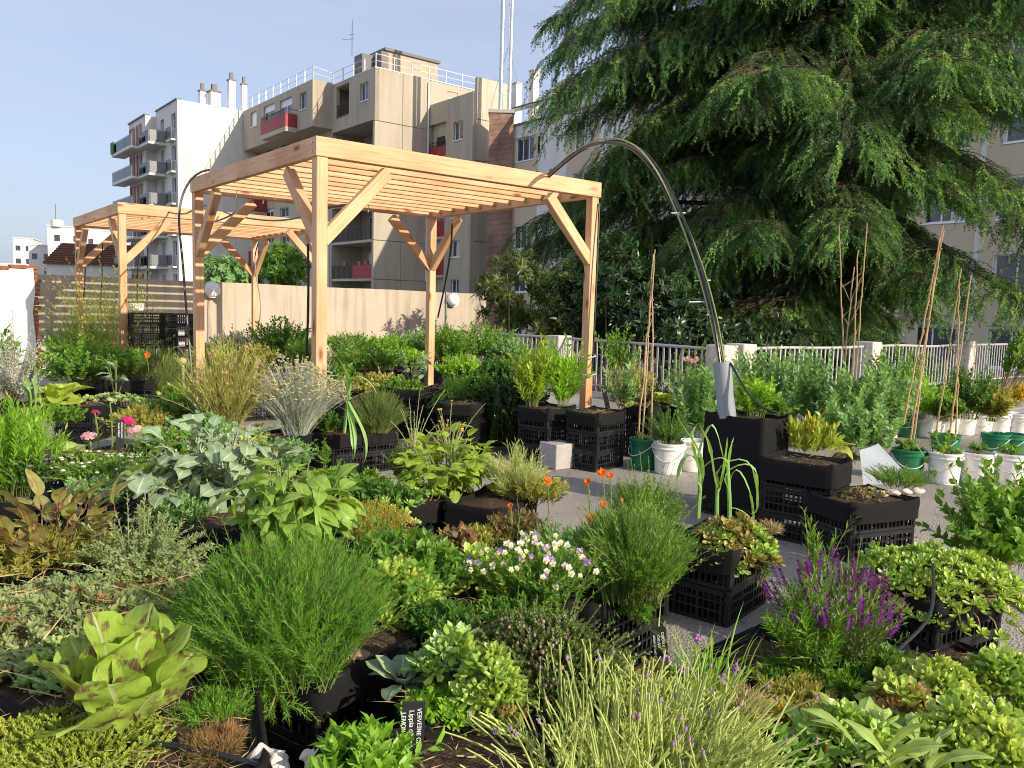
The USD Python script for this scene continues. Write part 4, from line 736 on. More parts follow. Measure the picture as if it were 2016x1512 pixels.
def cedar():
    rng = np.random.default_rng(11); T0 = Wp(1600, 650, d=21.0); T0[2] = GZ; t = thing('cedar_tree', 'huge dark green cedar with drooping boughs filling the right half', 'tree', T0)
    zz = np.linspace(0, 17, 14); obj('trunk', wobble(tube(np.c_[.12*np.sin(zz*.4), .1*np.cos(zz*.5), zz], np.interp(zz, [0, 1.2, 17], [.55, .42, .08]), 14), .05, 1.6), 'bark', t, smooth=True)
    limbs, tw, P, D, Ln = [], [], [], [], []
    nb = 330; to_cam = math.atan2(-T0[1], -T0[0])
    for i in range(nb):
        z0 = 3.0+12.8*((i+.5)/nb)**.95+rng.normal(0, .25); az = i*2.39996+rng.normal(0, .3)
        ca = math.cos(az-to_cam); back = ca < -.4
        if (back and i % 4) or (ca < .2 and i % 2): continue
        L = np.interp(z0, [2, 5, 9, 13, 17], [4.8, 6.9, 6.9, 5.9, 3.8])*rng.uniform(.42, 1.08)
        if math.cos(az) > .35: L *= (.9 if rng.uniform() < .12 else .36) if z0 < 8.5 else .8
        if ca > .6: L *= .85
        if math.cos(az) < -.2: L *= .97 if z0 < 9.5 else 1.06
        s = np.linspace(0, 1, 10); rise = rng.uniform(.04, .34); dr = rng.uniform(.3, .62); d = np.array([math.cos(az), math.sin(az)]); bend = rng.normal(0, .14)
        x = L*s; pts = np.c_[d[0]*x-d[1]*bend*L*s**2, d[1]*x+d[0]*bend*L*s**2, z0+L*(rise*s*1.4-dr*s**2.3)]
        limbs.append(tube(pts, np.linspace(.085, .012, 10)*L/6, 5, False))
        C = pts[None]; ns = int(L*(14 if not back else 6.0)); ts = .1+.9*rng.uniform(0, 1, ns)**.75; bp, bt = curve_at(np.repeat(C, ns, 0), ts[:, None]); bp, bt = bp[:, 0], bt[:, 0]
        sd = np.where(rng.uniform(0, 1, ns) > .5, 1, -1); a2 = az+sd*np.radians(rng.uniform(15, 80, ns)); sl = (1.5*(1-.55*ts)+.35)*rng.uniform(.5, 1.15, ns)*L/6
        q = np.linspace(0, 1, 6)[None, :, None]; dd = np.stack([np.cos(a2), np.sin(a2), np.zeros(ns)], 1)[:, None]
        sec = bp[:, None]+dd*q*sl[:, None, None]+np.array([0, 0, 1.0])*(.22*q-.85*q**2)*sl[:, None, None]; tw.append(sec)
        k = 8; tp = np.linspace(.04, 1, k)[None]+rng.uniform(-.05, .05, (ns, k)); pp, pt = curve_at(sec, np.clip(tp, 0, .999))
        P.append(pp.reshape(-1, 3)); D.append((pt*.4+[0, 0, -.75]+rng.normal(0, .24, pp.shape)+dd*.3).reshape(-1, 3)); Ln.append(rng.uniform(.34, .9, pp.shape[:2]).ravel()*(1-.2*tp.ravel()))
    obj('limbs', cat(*limbs), 'bark', t); obj('twigs', tubes(np.vstack(tw), .012, .004), 'bark', t)
    P, D, Ln = np.vstack(P), nrm(np.vstack(D)), np.concatenate(Ln)
    instancer(t, 'needles', [spray_proto(rng) for _ in range(6)], 'leaf_cedar', P, D, Ln, rng); return len(P)
cedar()
def clump_shrub(name, label, px, py, d, w, h, seed, leaf, n=180, k=13, L=.13, W=.045, c='shrub', open_=.0, group=None, down=.8):
    """a shrub standing on the street below: whorls of leaves through an uneven crown, on visible limbs."""
    p = Wp(px, py, d=d); s = scale_at(p); R_, top = w*s/2, p[2]-GZ+h*s; low = max(.4, p[2]-GZ-h*s*down); p[2] = GZ; rng = np.random.default_rng(seed); t = thing(name, label, c, p, 0, group)
    u = nrm(rng.normal(0, 1, (n*3, 3))); r = rng.uniform(.35, 1, (n*3, 1))**.5; q = u*r; keep = meshkit.noise(q*2.6+seed, seed) > .30+open_; q = q[keep][:n]; n = len(q); lump = .8+.45*meshkit.noise(q*1.7+9, seed)
    cz, hz = (low+top)/2, (top-low)/2; P = np.c_[q[:, 0]*R_*lump, q[:, 1]*R_*lump, cz+q[:, 2]*hz*lump]
    ax = nrm(q+[0, 0, .45]+rng.normal(0, .25, (n, 3))); a = nrm(np.cross(ax, [.2, .9, .3])); b = np.cross(ax, a); az = np.arange(k)[None]*2.4+rng.uniform(0, 6, (n, 1)); el = np.radians(rng.uniform(-5, 55, (n, k)))
    side = a[:, None]*np.cos(az)[..., None]+b[:, None]*np.sin(az)[..., None]; D = side*np.cos(el)[..., None]+ax[:, None]*np.sin(el)[..., None]; N = ax[:, None]*np.cos(el)[..., None]-side*np.sin(el)[..., None]
    base = P[:, None]-ax[:, None]*rng.uniform(0, .16, (n, k, 1)); ln = L*rng.uniform(.6, 1.2, n*k)
    obj('foliage', scatter('l', base.reshape(-1, 3), D.reshape(-1, 3), N.reshape(-1, 3), ln, ln*W/L), leaf, t, kind='stuff')
    C = np.stack([np.zeros((n, 3))+rng.normal(0, .08, (n, 3))*[1, 1, 0], P*[.35, .35, .55], P*[.8, .8, .85], P], 1); sel = rng.permutation(n)[:max(9, n//16)]
    C = np.stack([curve_at(C[sel], np.full((len(sel), 1), x))[0][:, 0] for x in np.linspace(0, .999, 8)], 1); obj('limbs', tubes(C, .028, .006, 4), 'twig', t); return t
clump_shrub('shrub', 'loquat like shrub with yellowing leaves and bare branches by the wall end', 1015, 610, 16.5, 190, 115, 40, 'leaf_magnolia', 120, 12, .2, .065, open_=.14, down=.35)
clump_shrub('shrub', 'green and yellow leafed shrub behind the railing, left of the front right pergola post', 1110, 620, 15.5, 150, 100, 41, 'leaf_magnolia', 110, 13, .18, .06, open_=.05)
clump_shrub('shrub', 'dark glossy laurel shrub behind the railing right of the front right pergola post', 1215, 600, 15.2, 230, 130, 42, 'leaf_laurel', 430, 13, .17, .055)
clump_shrub('shrub', 'dark laurel bush behind the railing by the corner pillar', 1340, 650, 15.0, 210, 80, 43, 'leaf_laurel', 300, 13, .17, .055)
clump_shrub('shrub', 'low dark laurel bush under the cedar trunk behind the railing', 1480, 670, 17.0, 240, 50, 44, 'leaf_laurel', 200, 13, .17, .055)
clump_shrub('bush_tree', 'grey green shrub top rising above the wall between the pergola posts', 442, 540, 24, 110, 38, 45, 'leaf_bean', 160, 13, .16, .075, 'tree')
clump_shrub('bush_tree', 'round bright green tree top above the wall left of the nearest post', 562, 530, 26, 115, 50, 46, 'leaf_green', 260, 13, .15, .07, 'tree')
clump_shrub('bush_tree', 'small dark shrub top above the wall behind the rear pergola', 490, 545, 27, 60, 30, 47, 'leaf_deep', 90, 13, .15, .07, 'tree')
# ---------------------------------------------------------------- crates and planters
CRH = .15; CRATES = {}
def crate_parts(t, w, d, h=CRH):
    e = .012
    def lattice(L):   # a wall of L in the xz plane, y = thickness
        n = int(L/.030); gs = [bx(-L/2, L/2, -e/2, e/2, z, z+q) for z, q in ((.0, .016), (.052, .008), (.092, .008), (h-.026, .022))]
        for i in range(n+1):
            x = -L/2+.02+(L-.04)*i/n; q = .011 if i % 4 == 0 else .005; gs.append(bx(x-q/2, x+q/2, -e/2+.001, e/2-.001, .016, h-.026))
        return cat(*gs)
    for yy, yw, L in ((-d/2+e/2, 0, w-2*e), (d/2-e/2, math.pi, w-2*e), (0, 0, 0), ):
        if L: obj('lattice_wall', move(lattice(L), (0, yy, 0), yw), 'black_plastic', t)
    for xx, yw in ((-w/2+e/2, math.pi/2), (w/2-e/2, -math.pi/2)): obj('lattice_wall', move(lattice(d-2*e), (xx, 0, 0), yw), 'black_plastic', t)
    for sx in (-1, 1):
        for sy in (-1, 1): obj('corner_post', cbx(*sorted((sx*w/2, sx*(w/2-.022))), *sorted((sy*d/2, sy*(d/2-.022))), 0, h-.003, .004), 'black_plastic', t)
    obj('base', cat(*[bx(-w/2+e, w/2-e, y-.006, y+.006, .004, .014) for y in np.linspace(-d/2+.03, d/2-.03, 7)]+[bx(x-.006, x+.006, -d/2+e, d/2-e, .005, .013) for x in np.linspace(-w/2+.03, w/2-.03, 9)]), 'black_plastic', t)
def crate(size, c, z, yaw, label, group='black lattice crates'):
    if size not in CRATES:
        t = thing('lattice_crate', label, 'crate', (c[0], c[1], z), yaw, group); crate_parts(t, *SIZES[size]); CRATES[size] = t; return t
    return dup(CRATES[size], label, (c[0], c[1], z), yaw, group)
SIZES = {'s': (.40, .30), 't': (.30, .40), 'm': (.46, .34), 'q': (.36, .34), 'l': (.58, .38)}
_cr = np.random.default_rng(21)
def bag(who, c, z, yaw, w, d, fold=.085, straw=0, seed=0, mulch='straw', soil_drop=.03):
    t = thing('fabric_planter', f'black fabric planter bag holding {who}', 'planter', (c[0], c[1], z), yaw); r = np.random.default_rng(seed+77); n = 56
    a = np.arange(n)*2*np.pi/n; sx, sy = np.sign(np.cos(a)), np.sign(np.sin(a)); ex = .17
    def ring(hw, hd, zz, amp, sg_=0):
        x = hw*sx*np.abs(np.cos(a))**ex; y = hd*sy*np.abs(np.sin(a))**ex; o = meshkit.noise(np.c_[np.cos(a)*2.2, np.sin(a)*2.2, np.full(n, zz*9+seed)], seed)-.5
        mid = np.minimum(np.abs(np.cos(a)), np.abs(np.sin(a)))*1.41; sag = (1-mid)
        return np.c_[x*(1+o*amp*1.5), y*(1+o*amp*1.5), zz-sg_*sag+o*amp*.25+0*x]
    W, D = w/2+.010, d/2+.010
    rings = [ring(W-.03, D-.03, -.06, .02), ring(W-.016, D-.016, -.012, .03, .012), ring(W-.006, D-.006, .010, .03, .016), ring(W+.003, D+.003, .004, .03, .016), ring(W+.006, D+.006, -.03, .03, .006), ring(W+.004, D+.004, -fold*.7, .035), ring(W+.006, D+.006, -fold, .05, .012)]
    v = np.vstack(rings); k = len(rings); i, j = np.meshgrid(np.arange(k-1), np.arange(n), indexing='ij'); j2 = (j+1) % n
    obj('fabric', (v, tri(np.stack([i*n+j, (i+1)*n+j, (i+1)*n+j2, i*n+j2], -1).reshape(-1, 4))), 'black_fabric', t, smooth=True)
    m = 12; gx, gy = np.meshgrid(np.linspace(-1, 1, m), np.linspace(-1, 1, m), indexing='ij'); zz = -soil_drop+.018*(1-gx**2)*(1-gy**2)+.012*(meshkit.noise(np.stack([gx*4, gy*4, gx*0+seed], -1), seed)-.5)
    i, j = np.meshgrid(np.arange(m-1), np.arange(m-1), indexing='ij'); obj('soil', (np.stack([gx*(W-.02), gy*(D-.02), zz], -1).reshape(-1, 3), tri(np.stack([i*m+j, (i+1)*m+j, (i+1)*m+j+1, i*m+j+1], -1).reshape(-1, 4))), 'soil', t, smooth=True)
    if straw: g = straw_pile(r, w*.5, d*.5, straw); obj('mulch', (g[0]+[0, 0, -soil_drop+.012], g[1]), mulch, t, kind='stuff')
    return t
LV = {1: ['single'], 2: ['lower', 'upper'], 3: ['bottom', 'middle', 'top'], 4: ['bottom', 'second lowest', 'third', 'top']}
PL = {}
def planter(who, F, Rp, n, size='s', straw=0, fold=.085, seed=0, build=None, mulch='straw', raise_=0.0):
    """a stack of n crates with a fabric bag in the top one; F: front corner of the rim in the photograph, Rp: a point along its right hand edge."""
    z = n*CRH+.012+raise_; f, r = Wp(*F, z=z), Wp(*Rp, z=z); ex = nrm((r-f)[:2]); yaw = math.atan2(ex[1], ex[0]); w, d = SIZES[size]; c = f[:2]+ex*w/2+np.array([-ex[1], ex[0]])*d/2
    for k in range(n):
        if build is None or k in build:
            q = c+_cr.normal(0, .004, 2); crate(size, q, k*CRH, yaw+_cr.normal(0, .012), f'{LV[n][k]} black lattice crate under {who}')
    b = bag(who, c, z, yaw, w, d, fold, straw, seed or len(PL)+1, mulch); PL[who] = (c, z-.025, yaw, w, d); return c, z-.025, yaw
def planter_at(who, px, py, n, size='s', straw=30, yaw=None):
    z = n*CRH+.012; c = Wp(px, py, z=z)[:2]; yaw = .67+.15*math.sin(px) if yaw is None else yaw; w, d = SIZES[size]
    for k in range(n): crate(size, c+_cr.normal(0, .004, 2), k*CRH, yaw, f'{LV[n][k]} black lattice crate under {who}')
    bag(who, c, z, yaw, w, d, .085, straw, int(px) % 97); return n*CRH-.01
def plant(label, pos, seed=0, c='plant', name='plant', yaw=0, group=None):
    return thing(name, label, c, pos, yaw, group), np.random.default_rng(seed+1000)
def herb(name, label, px, py, z, w, h, seed, n, k, t, L, W, leaf, c='plant', **kw):
    """a bushy plant that spans w x h photograph pixels, rooted at (px, py) on the level z."""
    p, R, H = spot(px, py, z, w, h); th, rng = plant(label, p, seed, c, name); C = bush(th, rng, R, H, n, k, t, L, W, leaf, **kw); return th, rng, R, H, C
def broad(name, label, px, py, z, w, h, seed, n, L, Wr, mt, stem='green_stem', el=(-35, 25), lobes=0.0, pet=.35, curl=.6, wave=.05, fold=.25, base=.2, dome=.4, c='plant', lo=.35, nn=7, mm=4, stems=8, widest=.5):
    """a plant of broad leaves, each leaf a mesh of its own on a fan of stems."""
    p, R, H = spot(px, py, z, w, h); th, rng = plant(label, p, seed, c, name); C = stems_of(rng, R*.8, H, stems, base, dome, 0, 6, ragged=.2)
    obj('stems', tubes(C, .004, .002, 4), stem, th); i = rng.integers(0, stems, n); tt = lo+(1-lo)*((np.arange(n)+.5)/n); P, T = curve_at(C[i], tt[:, None]); P, T = P[:, 0], T[:, 0]
    for j in range(n):
        out = math.atan2(P[j, 1], P[j, 0])+rng.normal(0, .9) if R > 0 else rng.uniform(0, 6.28); ll = L*rng.uniform(.6, 1.15)
        e = math.radians(rng.uniform(*el)+25*(tt[j] > .9)); g = big_leaf(rng, ll, ll*Wr, curl, wave, fold, lobes, ll*pet, nn, mm, widest=widest); obj('leaf', orient(g, P[j], out, e, rng.normal(0, .3)), mt, th, smooth=True)
    return th, rng, R, H, C
def head(name, label, px, py, z, w, h, seed, n, mt, Wr=.6, curl=.7, wave=.08, fold=.3, el=(20, 78), c='lettuce', nn=10, mm=6, widest=.6, lobes=0, rnd=.75):
    """a lettuce: leaves in a spiral round one foot, the inner ones upright."""
    p, R, H = spot(px, py, z, w, h); th, rng = plant(label, p, seed, c, name)
    for j in range(n):
        q = (j+.5)/n; L = (H*1.15*(1-q)+R*1.15*q)*rng.uniform(.85, 1.1)*(.75+.25*min(1, q*3)); az = j*2.39996+rng.normal(0, .2); e = math.radians(el[1]+(el[0]-el[1])*q**.8+rng.normal(0, 5))
        g = big_leaf(rng, L, L*Wr, curl*(.4+.6*q), wave, fold, lobes, 0, nn, mm, widest=widest, rnd=rnd); obj('leaf', orient(g, (.012*math.cos(az), .012*math.sin(az), .0), az, e, rng.normal(0, .15)), mt, th, smooth=True)
    return th, rng, R, H
def heads_on(th, rng, C, frac, r, mt, name='flower_heads', squash=.7, kind='stuff', up=.0):
    tip = C[:, -1]; sel = tip[rng.uniform(0, 1, len(tip)) < frac]; obj(name, blobs(sel+rng.normal(0, r*.3, sel.shape)+[0, 0, up], r*rng.uniform(.6, 1.2, len(sel)), squash), mt, th, kind=kind)
def spikes_on(th, rng, C, frac, L, r, mt, name='flower_spike', wings=None):
    for i in np.nonzero(rng.uniform(0, 1, len(C)) < frac)[0]:
        p = C[i, -1]; d = nrm(C[i, -1]-C[i, -2]+[0, 0, .6]*np.array(1)*np.linalg.norm(C[i, -1]-C[i, -2])); l = L*rng.uniform(.7, 1.2); m = 26; q = (np.arange(m)+.5)/m; az = np.arange(m)*2.4; ref = nrm(np.cross(d, [.3, .9, .1])); sd = rot_about(ref[None], d[None], az)
        g = scatter('d', p+d*(q*l)[:, None], sd*.8+d*.6, d-sd*.3, r*2.0*(1-.3*q), r*1.2); s = obj(name, g, mt, th)
        if wings:
            m = 5; az = np.arange(m)*1.26+rng.uniform(0, 6); sd = rot_about(ref[None], d[None], az); obj('bracts', scatter('l', np.repeat((p+d*l)[None], m, 0), sd*.5+d, d-sd, r*2.4*rng.uniform(.7, 1.2, m), r*1.2), wings, s)
def stake_label(label, px, py, z, h, lean=0.0, wid=.03, lines=(), th=.004, face=None, scale=1.0, right=0.0):
    """a black plastic plant label; lines: (text, letter height) written down its face, the first line furthest to the right."""
    p = Wp(px, py, z=z); yaw = math.atan2(p[1], p[0])-math.pi/2+right; t = thing('plant_label', label, 'plant label', p, yaw, 'black plant labels'); R_ = lambda g: (g[0] @ np.array([[math.cos(lean), 0, -math.sin(lean)], [0, 1, 0], [math.sin(lean), 0, math.cos(lean)]]),)+tuple(g[1:])
    obj('board', R_(cbx(-wid/2, wid/2, 0, th, -.04, h, .001)), 'label_black', t); x = wid/2-.006
    for k, (txt, hh) in enumerate(lines):
        m = meshkit.text_mesh(txt, hh, .0006); v = np.array(m.vertices); x -= hh; w = np.c_[x+v[:, 1]*1.0, -.0004-v[:, 2], h-.012-.004*k-v[:, 0]]; x -= hh*.75; f = m.faces
        ok = (w[f][:, :, 2] > -.04).all(1); obj('lettering', R_((w, f[ok])), 'chalk_white', t)
    return t
SCRIB = lambda a, h: tuple((x, h) for x in a)

# tripod canes, buckets
def bucket(kind, px, py, label, first={}, z=0.0, ang=None, d=None):
    p = Wp(px, py, z=0) if d is None else Wp(px, py, d=d); p[2] = z; yaw = ang if ang is not None else -.7+.4*math.sin(px)
    grp = f'{kind} plastic buckets'
    if kind in first: return dup(first[kind], label, p, yaw, grp)
    t = thing(f'{kind}_bucket', label, 'bucket', p, yaw, grp); m = f'{kind}_plastic'
    obj('body', lathe([(0, .0), (.098, 0), (.104, .006), (.112, .13), (.118, .235), (.110, .235), (.104, .14), (.096, .02)], 32), m, t, smooth=35)
    obj('rim', lathe([(.118, .196), (.126, .198), (.127, .206), (.119, .210), (.119, .226), (.127, .230), (.127, .242), (.116, .245), (.112, .236)], 32), m, t, smooth=35)
    a = np.linspace(-1.45, 1.45, 22); obj('handle', tube(np.c_[.127*np.sin(a), -.132*np.cos(a)*1.0, .215-.105*np.cos(a)**1.2], .004, 5), 'white_plastic', t)
    for s in (-1, 1): obj('handle_lug', cbx(s*.128-.008, s*.128+.008, -.012, .012, .2, .224, .003), m, t)
    obj('soil', (lathe([(.0001, .222), (.06, .219), (.112, .21)], 20)), 'soil', t); first[kind] = t; return t
def tripod(label, canes, ties, d):
    """canes: ((top px, py), (bottom px, py)) in the photograph; tied with twine."""
    t = thing('cane_tripod', label, 'plant support', Wp(*canes[0][1], d=d)*[1, 1, 0]); o = Wp(*canes[0][1], d=d)*[1, 1, 0]; rng = np.random.default_rng(int(d*100)); L = []
    for k, (a, b) in enumerate(canes):
        p, q = Wp(*b, d=d+.09*math.cos(k*2.1))-o, Wp(*a, d=d+.0)-o; p[2] = max(p[2], .1); L.append((p, q)); g = tube(np.linspace(p, q, 14)+rng.normal(0, .0035, (14, 3)), np.linspace(.0075, .0045, 14), 6); obj('cane', g, 'bamboo', t)
        for f in np.linspace(.1, .92, 6): c = p+(q-p)*f; dd = nrm(q-p); obj('node', tube([c-dd*.004, c+dd*.004], .0095, 6), 'bamboo', t)
    for f in ties:
        pts = [l[0]+(l[1]-l[0])*(f+.03*k) for k, l in enumerate(L)]; pts = pts+[pts[0]+[0, 0, .04]]; obj('twine', tube(np.vstack([np.linspace(pts[i], pts[i+1], 5) for i in range(len(pts)-1)])+rng.normal(0, .003, ((len(pts)-1)*5, 3)), .0022, 4, False), 'twine', t)
    return t
lr = np.random.default_rng(99); n_ = 2600; lp = np.c_[lr.uniform(-5, 7, n_), lr.uniform(1.5, 9.5, n_), np.full(n_, .006)]; la = lr.uniform(0, 6.28, n_); tobj('leaf_litter', scatter('d', lp, np.c_[np.cos(la), np.sin(la), lr.normal(0, .15, n_)], np.c_[lr.normal(0, .4, (n_, 2)), np.ones(n_)], lr.uniform(.012, .05, n_), lr.uniform(.004, .014, n_)), 'leaf_rust', 'scattered dry leaves and straw bits on the terrace floor', 'litter', kind='stuff')
# ================================================================ back of the garden
# stacked empty crates by the wall
for s, (px, nn) in enumerate(((300, 7), (352, 7))):
    p = Wp(px, 720, d=11.0)
    for k in range(nn): crate('l' if s == 0 else 's', p[:2], k*CRH+.002*k, .64+.03*math.sin(k*2+s), f'empty black crate in the {("left", "right")[s]} pile by the wall, {("lowest of all", "second from the ground", "third from the ground", "in the middle", "third from the top", "second from the top", "topmost")[k]}', 'empty crates piled by the wall')
for k, (px, py) in enumerate(((357, 661), (358, 683))): tobj('crate_tag', move(bx(-.04, .04, -.004, 0, 0, .07), Wp(px, py, d=10.72), .64), 'paper_white', ['white paper tag on the crate pile by the wall, upper', 'white paper tag on the crate pile by the wall, lower'][k], 'tag')
p = Wp(268, 608, d=11.6); tobj('white_tub', move(lathe([(0, 0), (.1, 0), (.11, .1), (.1, .1), (.09, .02)], 16), p+[0, 0, -.02]), 'white_plastic', 'small white plastic tub beside the crate pile by the wall', 'tub')

# far planters left to right; who, F, R, n, size
FAR = [('the yellow brown bush', (170, 730), (240, 725), 2, 's'), ('the bright green lovage', (110, 765), (190, 760), 2, 's'), ('the grey leafed bush at the left edge', (-20, 800), (60, 790), 2, 's'),
       ('the small pale lettuce on the left', (72, 803), (172, 792), 2, 'm'), ('the blue green sedum and cabbage', (182, 800), (285, 780), 2, 's'), ('the dill and fennel', (300, 770), (370, 762), 2, 's'), ('the pink flowered grey shrub', (395, 868), (500, 850), 2, 's'),
       ('the silver curry plant', (535, 862), (626, 848), 2, 's'), ('the round thyme and the drooping leek', (655, 858), (780, 845), 2, 'l'), ('the white daisies', (640, 738), (712, 728), 2, 's'), ('the rear wall seedlings', (690, 715), (760, 712), 2, 'l'),
       ('the magenta flowers', (690, 790), (770, 780), 2, 's'), ('the dark round leaved cabbage', (770, 765), (838, 755), 2, 's'), ('the rear pergola post straw', (826, 768), (868, 756), 3, 's'), ('the trailing rosemary', (880, 765), (945, 752), 3, 's'),
       ('the ivy like trailer', (930, 797), (975, 780), 3, 's'), ('the tall lovage by the railing', (900, 745), (985, 735), 2, 'l'), ('the shining bay laurels', (1080, 806), (1140, 797), 3, 's'), ('the small fruit tree', (1178, 815), (1256, 803), 3, 's'),
       ('the climbing rose bush', (1005, 770), (1060, 760), 3, 's'), ('the pale lettuce by the railing', (1278, 800), (1332, 795), 3, 's')]
for q in FAR: planter(q[0], q[1], q[2], q[3], q[4], straw=120 if 'straw' in q[0] or 'lettuce' in q[0] or 'fruit' in q[0] else 30)
plain('brown_straw', (.40, .25, .13), .9, .1, var=.5, sc=40)
H_ = herb
H_('shrub', 'tall yellow brown bush with pointed twigs in front of the rear pergola', 215, 725, .3, 205, 225, 1, 190, 26, 'd', .055, .02, 'leaf_bronze', c='shrub', base=.25, dome=.55, ragged=.5, bare=.15)
H_('shrub', 'mid green bush left of the yellow brown bush', 150, 725, .3, 120, 105, 2, 90, 26, 'd', .06, .025, 'leaf_green', c='shrub', base=.3, dome=.4, ragged=.3)
H_('lovage', 'bright green bushy lovage in the left middle distance', 160, 765, .3, 165, 100, 3, 110, 22, 'l', .07, .045, 'leaf_green', base=.3, dome=.5, bare=.3)
H_('shrub', 'straggly grey leafed bush at the left edge', 30, 790, .3, 120, 150, 4, 60, 34, 'd', .045, .018, 'leaf_silver', c='shrub', stem='twig', sr=.003, base=.2, dome=.4, ragged=.5)
H_('plant', 'large green leaves at the left edge behind the grey bush', 10, 740, .3, 60, 90, 5, 16, 9, 'l', .16, .07, 'leaf_green', base=.3)
th, rng = plant('dark leek with drooping leaves at the far left', Wp(62, 800, z=.3), 6, 'leek', 'leek')
for g in strap_leaves(rng, 9, .42, .16, .03, .55): obj('leaf', g, 'leek_leaf', th)
head('lettuce', 'small pale green lettuce in straw on the left', 118, 790, .31, 95, 45, 7, 16, 'leaf_lettuce', .7, .8, .12)
p, R_, H2 = spot(225, 790, .3, 130, 40); th, rng = plant('blue green sedum mound beside the cabbage shoot', p, 8, 'succulent', 'sedum'); sedum(th, rng, R_, R_*.6, .06, 40, .045, 'sedum_blue')
broad('cabbage', 'upright grey cabbage shoot rising from blue green sedum', 228, 785, .3, 50, 75, 9, 9, .13, .45, 'leaf_kale', el=(10, 70), lobes=.08)
H_('dill', 'wispy mass of dill and fennel left of the pergola post', 300, 770, .3, 160, 95, 10, 190, 46, 'n', .035, .004, 'leaf_thyme', base=.4, dome=.35, bare=.1, c='plant')
H_('fennel', 'olive green fennel behind the crates', 345, 765, .3, 90, 85, 11, 90, 46, 'n', .035, .004, 'leaf_olive', base=.4, dome=.35, bare=.1)
th, rng = plant('yellow flower umbels in the dill', Wp(322, 735, z=.42), 12, 'flower', 'flower_umbel'); obj('umbel', blobs(np.c_[rng.normal(0, .09, 60), rng.normal(0, .03, 60), rng.uniform(-.02, .05, 60)], .008), 'petal_yellow', th, kind='stuff')
for k, (px, py, lb) in enumerate(((290, 700, 'orange marigold above the dill by the crate pile'), (381, 762, 'orange marigold low beside the pink flowered shrub'))):
    th, rng = plant(lb, Wp(px, py, d=7.2), 13+k, 'flower', 'marigold'); flower_disc(rng, np.zeros(3), np.array([.2, -1, .4]), .028, 14, 'petal_orange', th, 'petal_orange', layers=2); obj('stem', tube([(0, 0, 0), (0, .02, -.14)], .003, 4), 'green_stem', th)
th, rng = plant('round leek flower head on a thick stem by the front pergola post', Wp(360, 745, d=7.0), 15, 'flower', 'leek_flower'); obj('head', blobs(np.array([[0, 0, .15]]), .034, 1, 2), 'petal_cream', th); obj('stem', tube([(0, 0, .13), (.01, 0, -.1)], .012, 6), 'leek_leaf', th)
th, rng = plant('leek with bent leaves in front of the crate pile', Wp(318, 730, d=8.6), 16, 'leek', 'leek')
for g in strap_leaves(rng, 8, .42, .22, .022, .8): obj('leaf', g, 'leek_leaf', th)
H_('lettuce', 'lime green lettuce behind the low herbs left of the pink flowered shrub', 350, 790, .3, 75, 30, 17, 20, 8, 'l', .09, .07, 'leaf_lime', c='lettuce')
H_('plant', 'low dark green herb left of the pink flowered shrub', 320, 855, .2, 150, 75, 18, 120, 22, 'l', .045, .02, 'leaf_deep', dome=.4, base=.4)
th, rng, R_, H2, C = H_('shrub', 'grey green shrub with pale pink flower spikes and bare lower stems', 445, 858, .3, 160, 185, 19, 260, 28, 'n', .07, .008, 'leaf_olive', c='shrub', stem='pale_stem', base=.22, dome=.45, bare=.25, ragged=.35, sr=.002); heads_on(th, rng, C, .5, .0065, 'petal_pink', 'flower_heads', 1.5)
th, rng, R_, H2, C = H_('curry_plant', 'silver grey curry plant topped with pale yellow buttons', 585, 855, .3, 165, 140, 20, 680, 44, 'n', .028, .0042, 'leaf_silver', stem='leaf_silver', base=.2, dome=.42, bare=.08, ragged=.16, sr=.0018, ang=38); heads_on(th, rng, C, .75, .0125, 'petal_cream', 'flower_buttons', .6)
th, rng, R_, H2, C = H_('thyme', 'dense rounded grey green thyme bush in a crate', 742, 850, .3, 118, 82, 21, 420, 40, 'n', .016, .0055, 'leaf_thyme', base=.35, dome=.62, bare=.3, ragged=.08, c='plant')
th, rng = plant('drooping leek with long bent leaves hanging over the crate', Wp(678, 852, z=.3), 22, 'leek', 'leek'); o = Wp(678, 852, z=.3)
obj('stem', tube(np.array([Wp(678, 852, d=5.75), Wp(682, 810, d=5.72), Wp(686, 772, d=5.7)])-o, [.012, .011, .009], 7), 'leek_leaf', th)
for k, pts in enumerate((((686, 780), (686, 745), (672, 715), (655, 692)), ((686, 775), (690, 748), (706, 742), (726, 752), (742, 775)), ((686, 790), (683, 755), (672, 742), (640, 743), (625, 748)), ((684, 790), (690, 830), (694, 870), (690, 925)), ((686, 790), (698, 815), (715, 850), (722, 880), (715, 915)), ((684, 795), (694, 830), (700, 870), (696, 905)))):
    obj('leaf', ribbon(spline([Wp(*q, d=5.7-.05*i)-o for i, q in enumerate(pts)], 12), .028, .3), 'leek_leaf', th)
H_('plant', 'dark low herb behind the drooping leek', 645, 850, .3, 60, 40, 23, 50, 18, 'l', .04, .025, 'leaf_deep')
th, rng, R_, H2, C = H_('daisy', 'white daisy bush behind the nearest pergola post', 672, 730, .3, 85, 55, 24, 130, 20, 'n', .05, .01, 'leaf_green', dome=.4, base=.4); heads_on(th, rng, C, .4, .012, 'petal_white', squash=.4)
H_('plant', 'salmon pink flowers on the crate behind the daisies', 722, 725, .32, 32, 20, 25, 30, 8, 'd', .03, .02, 'petal_salmon', c='flower')
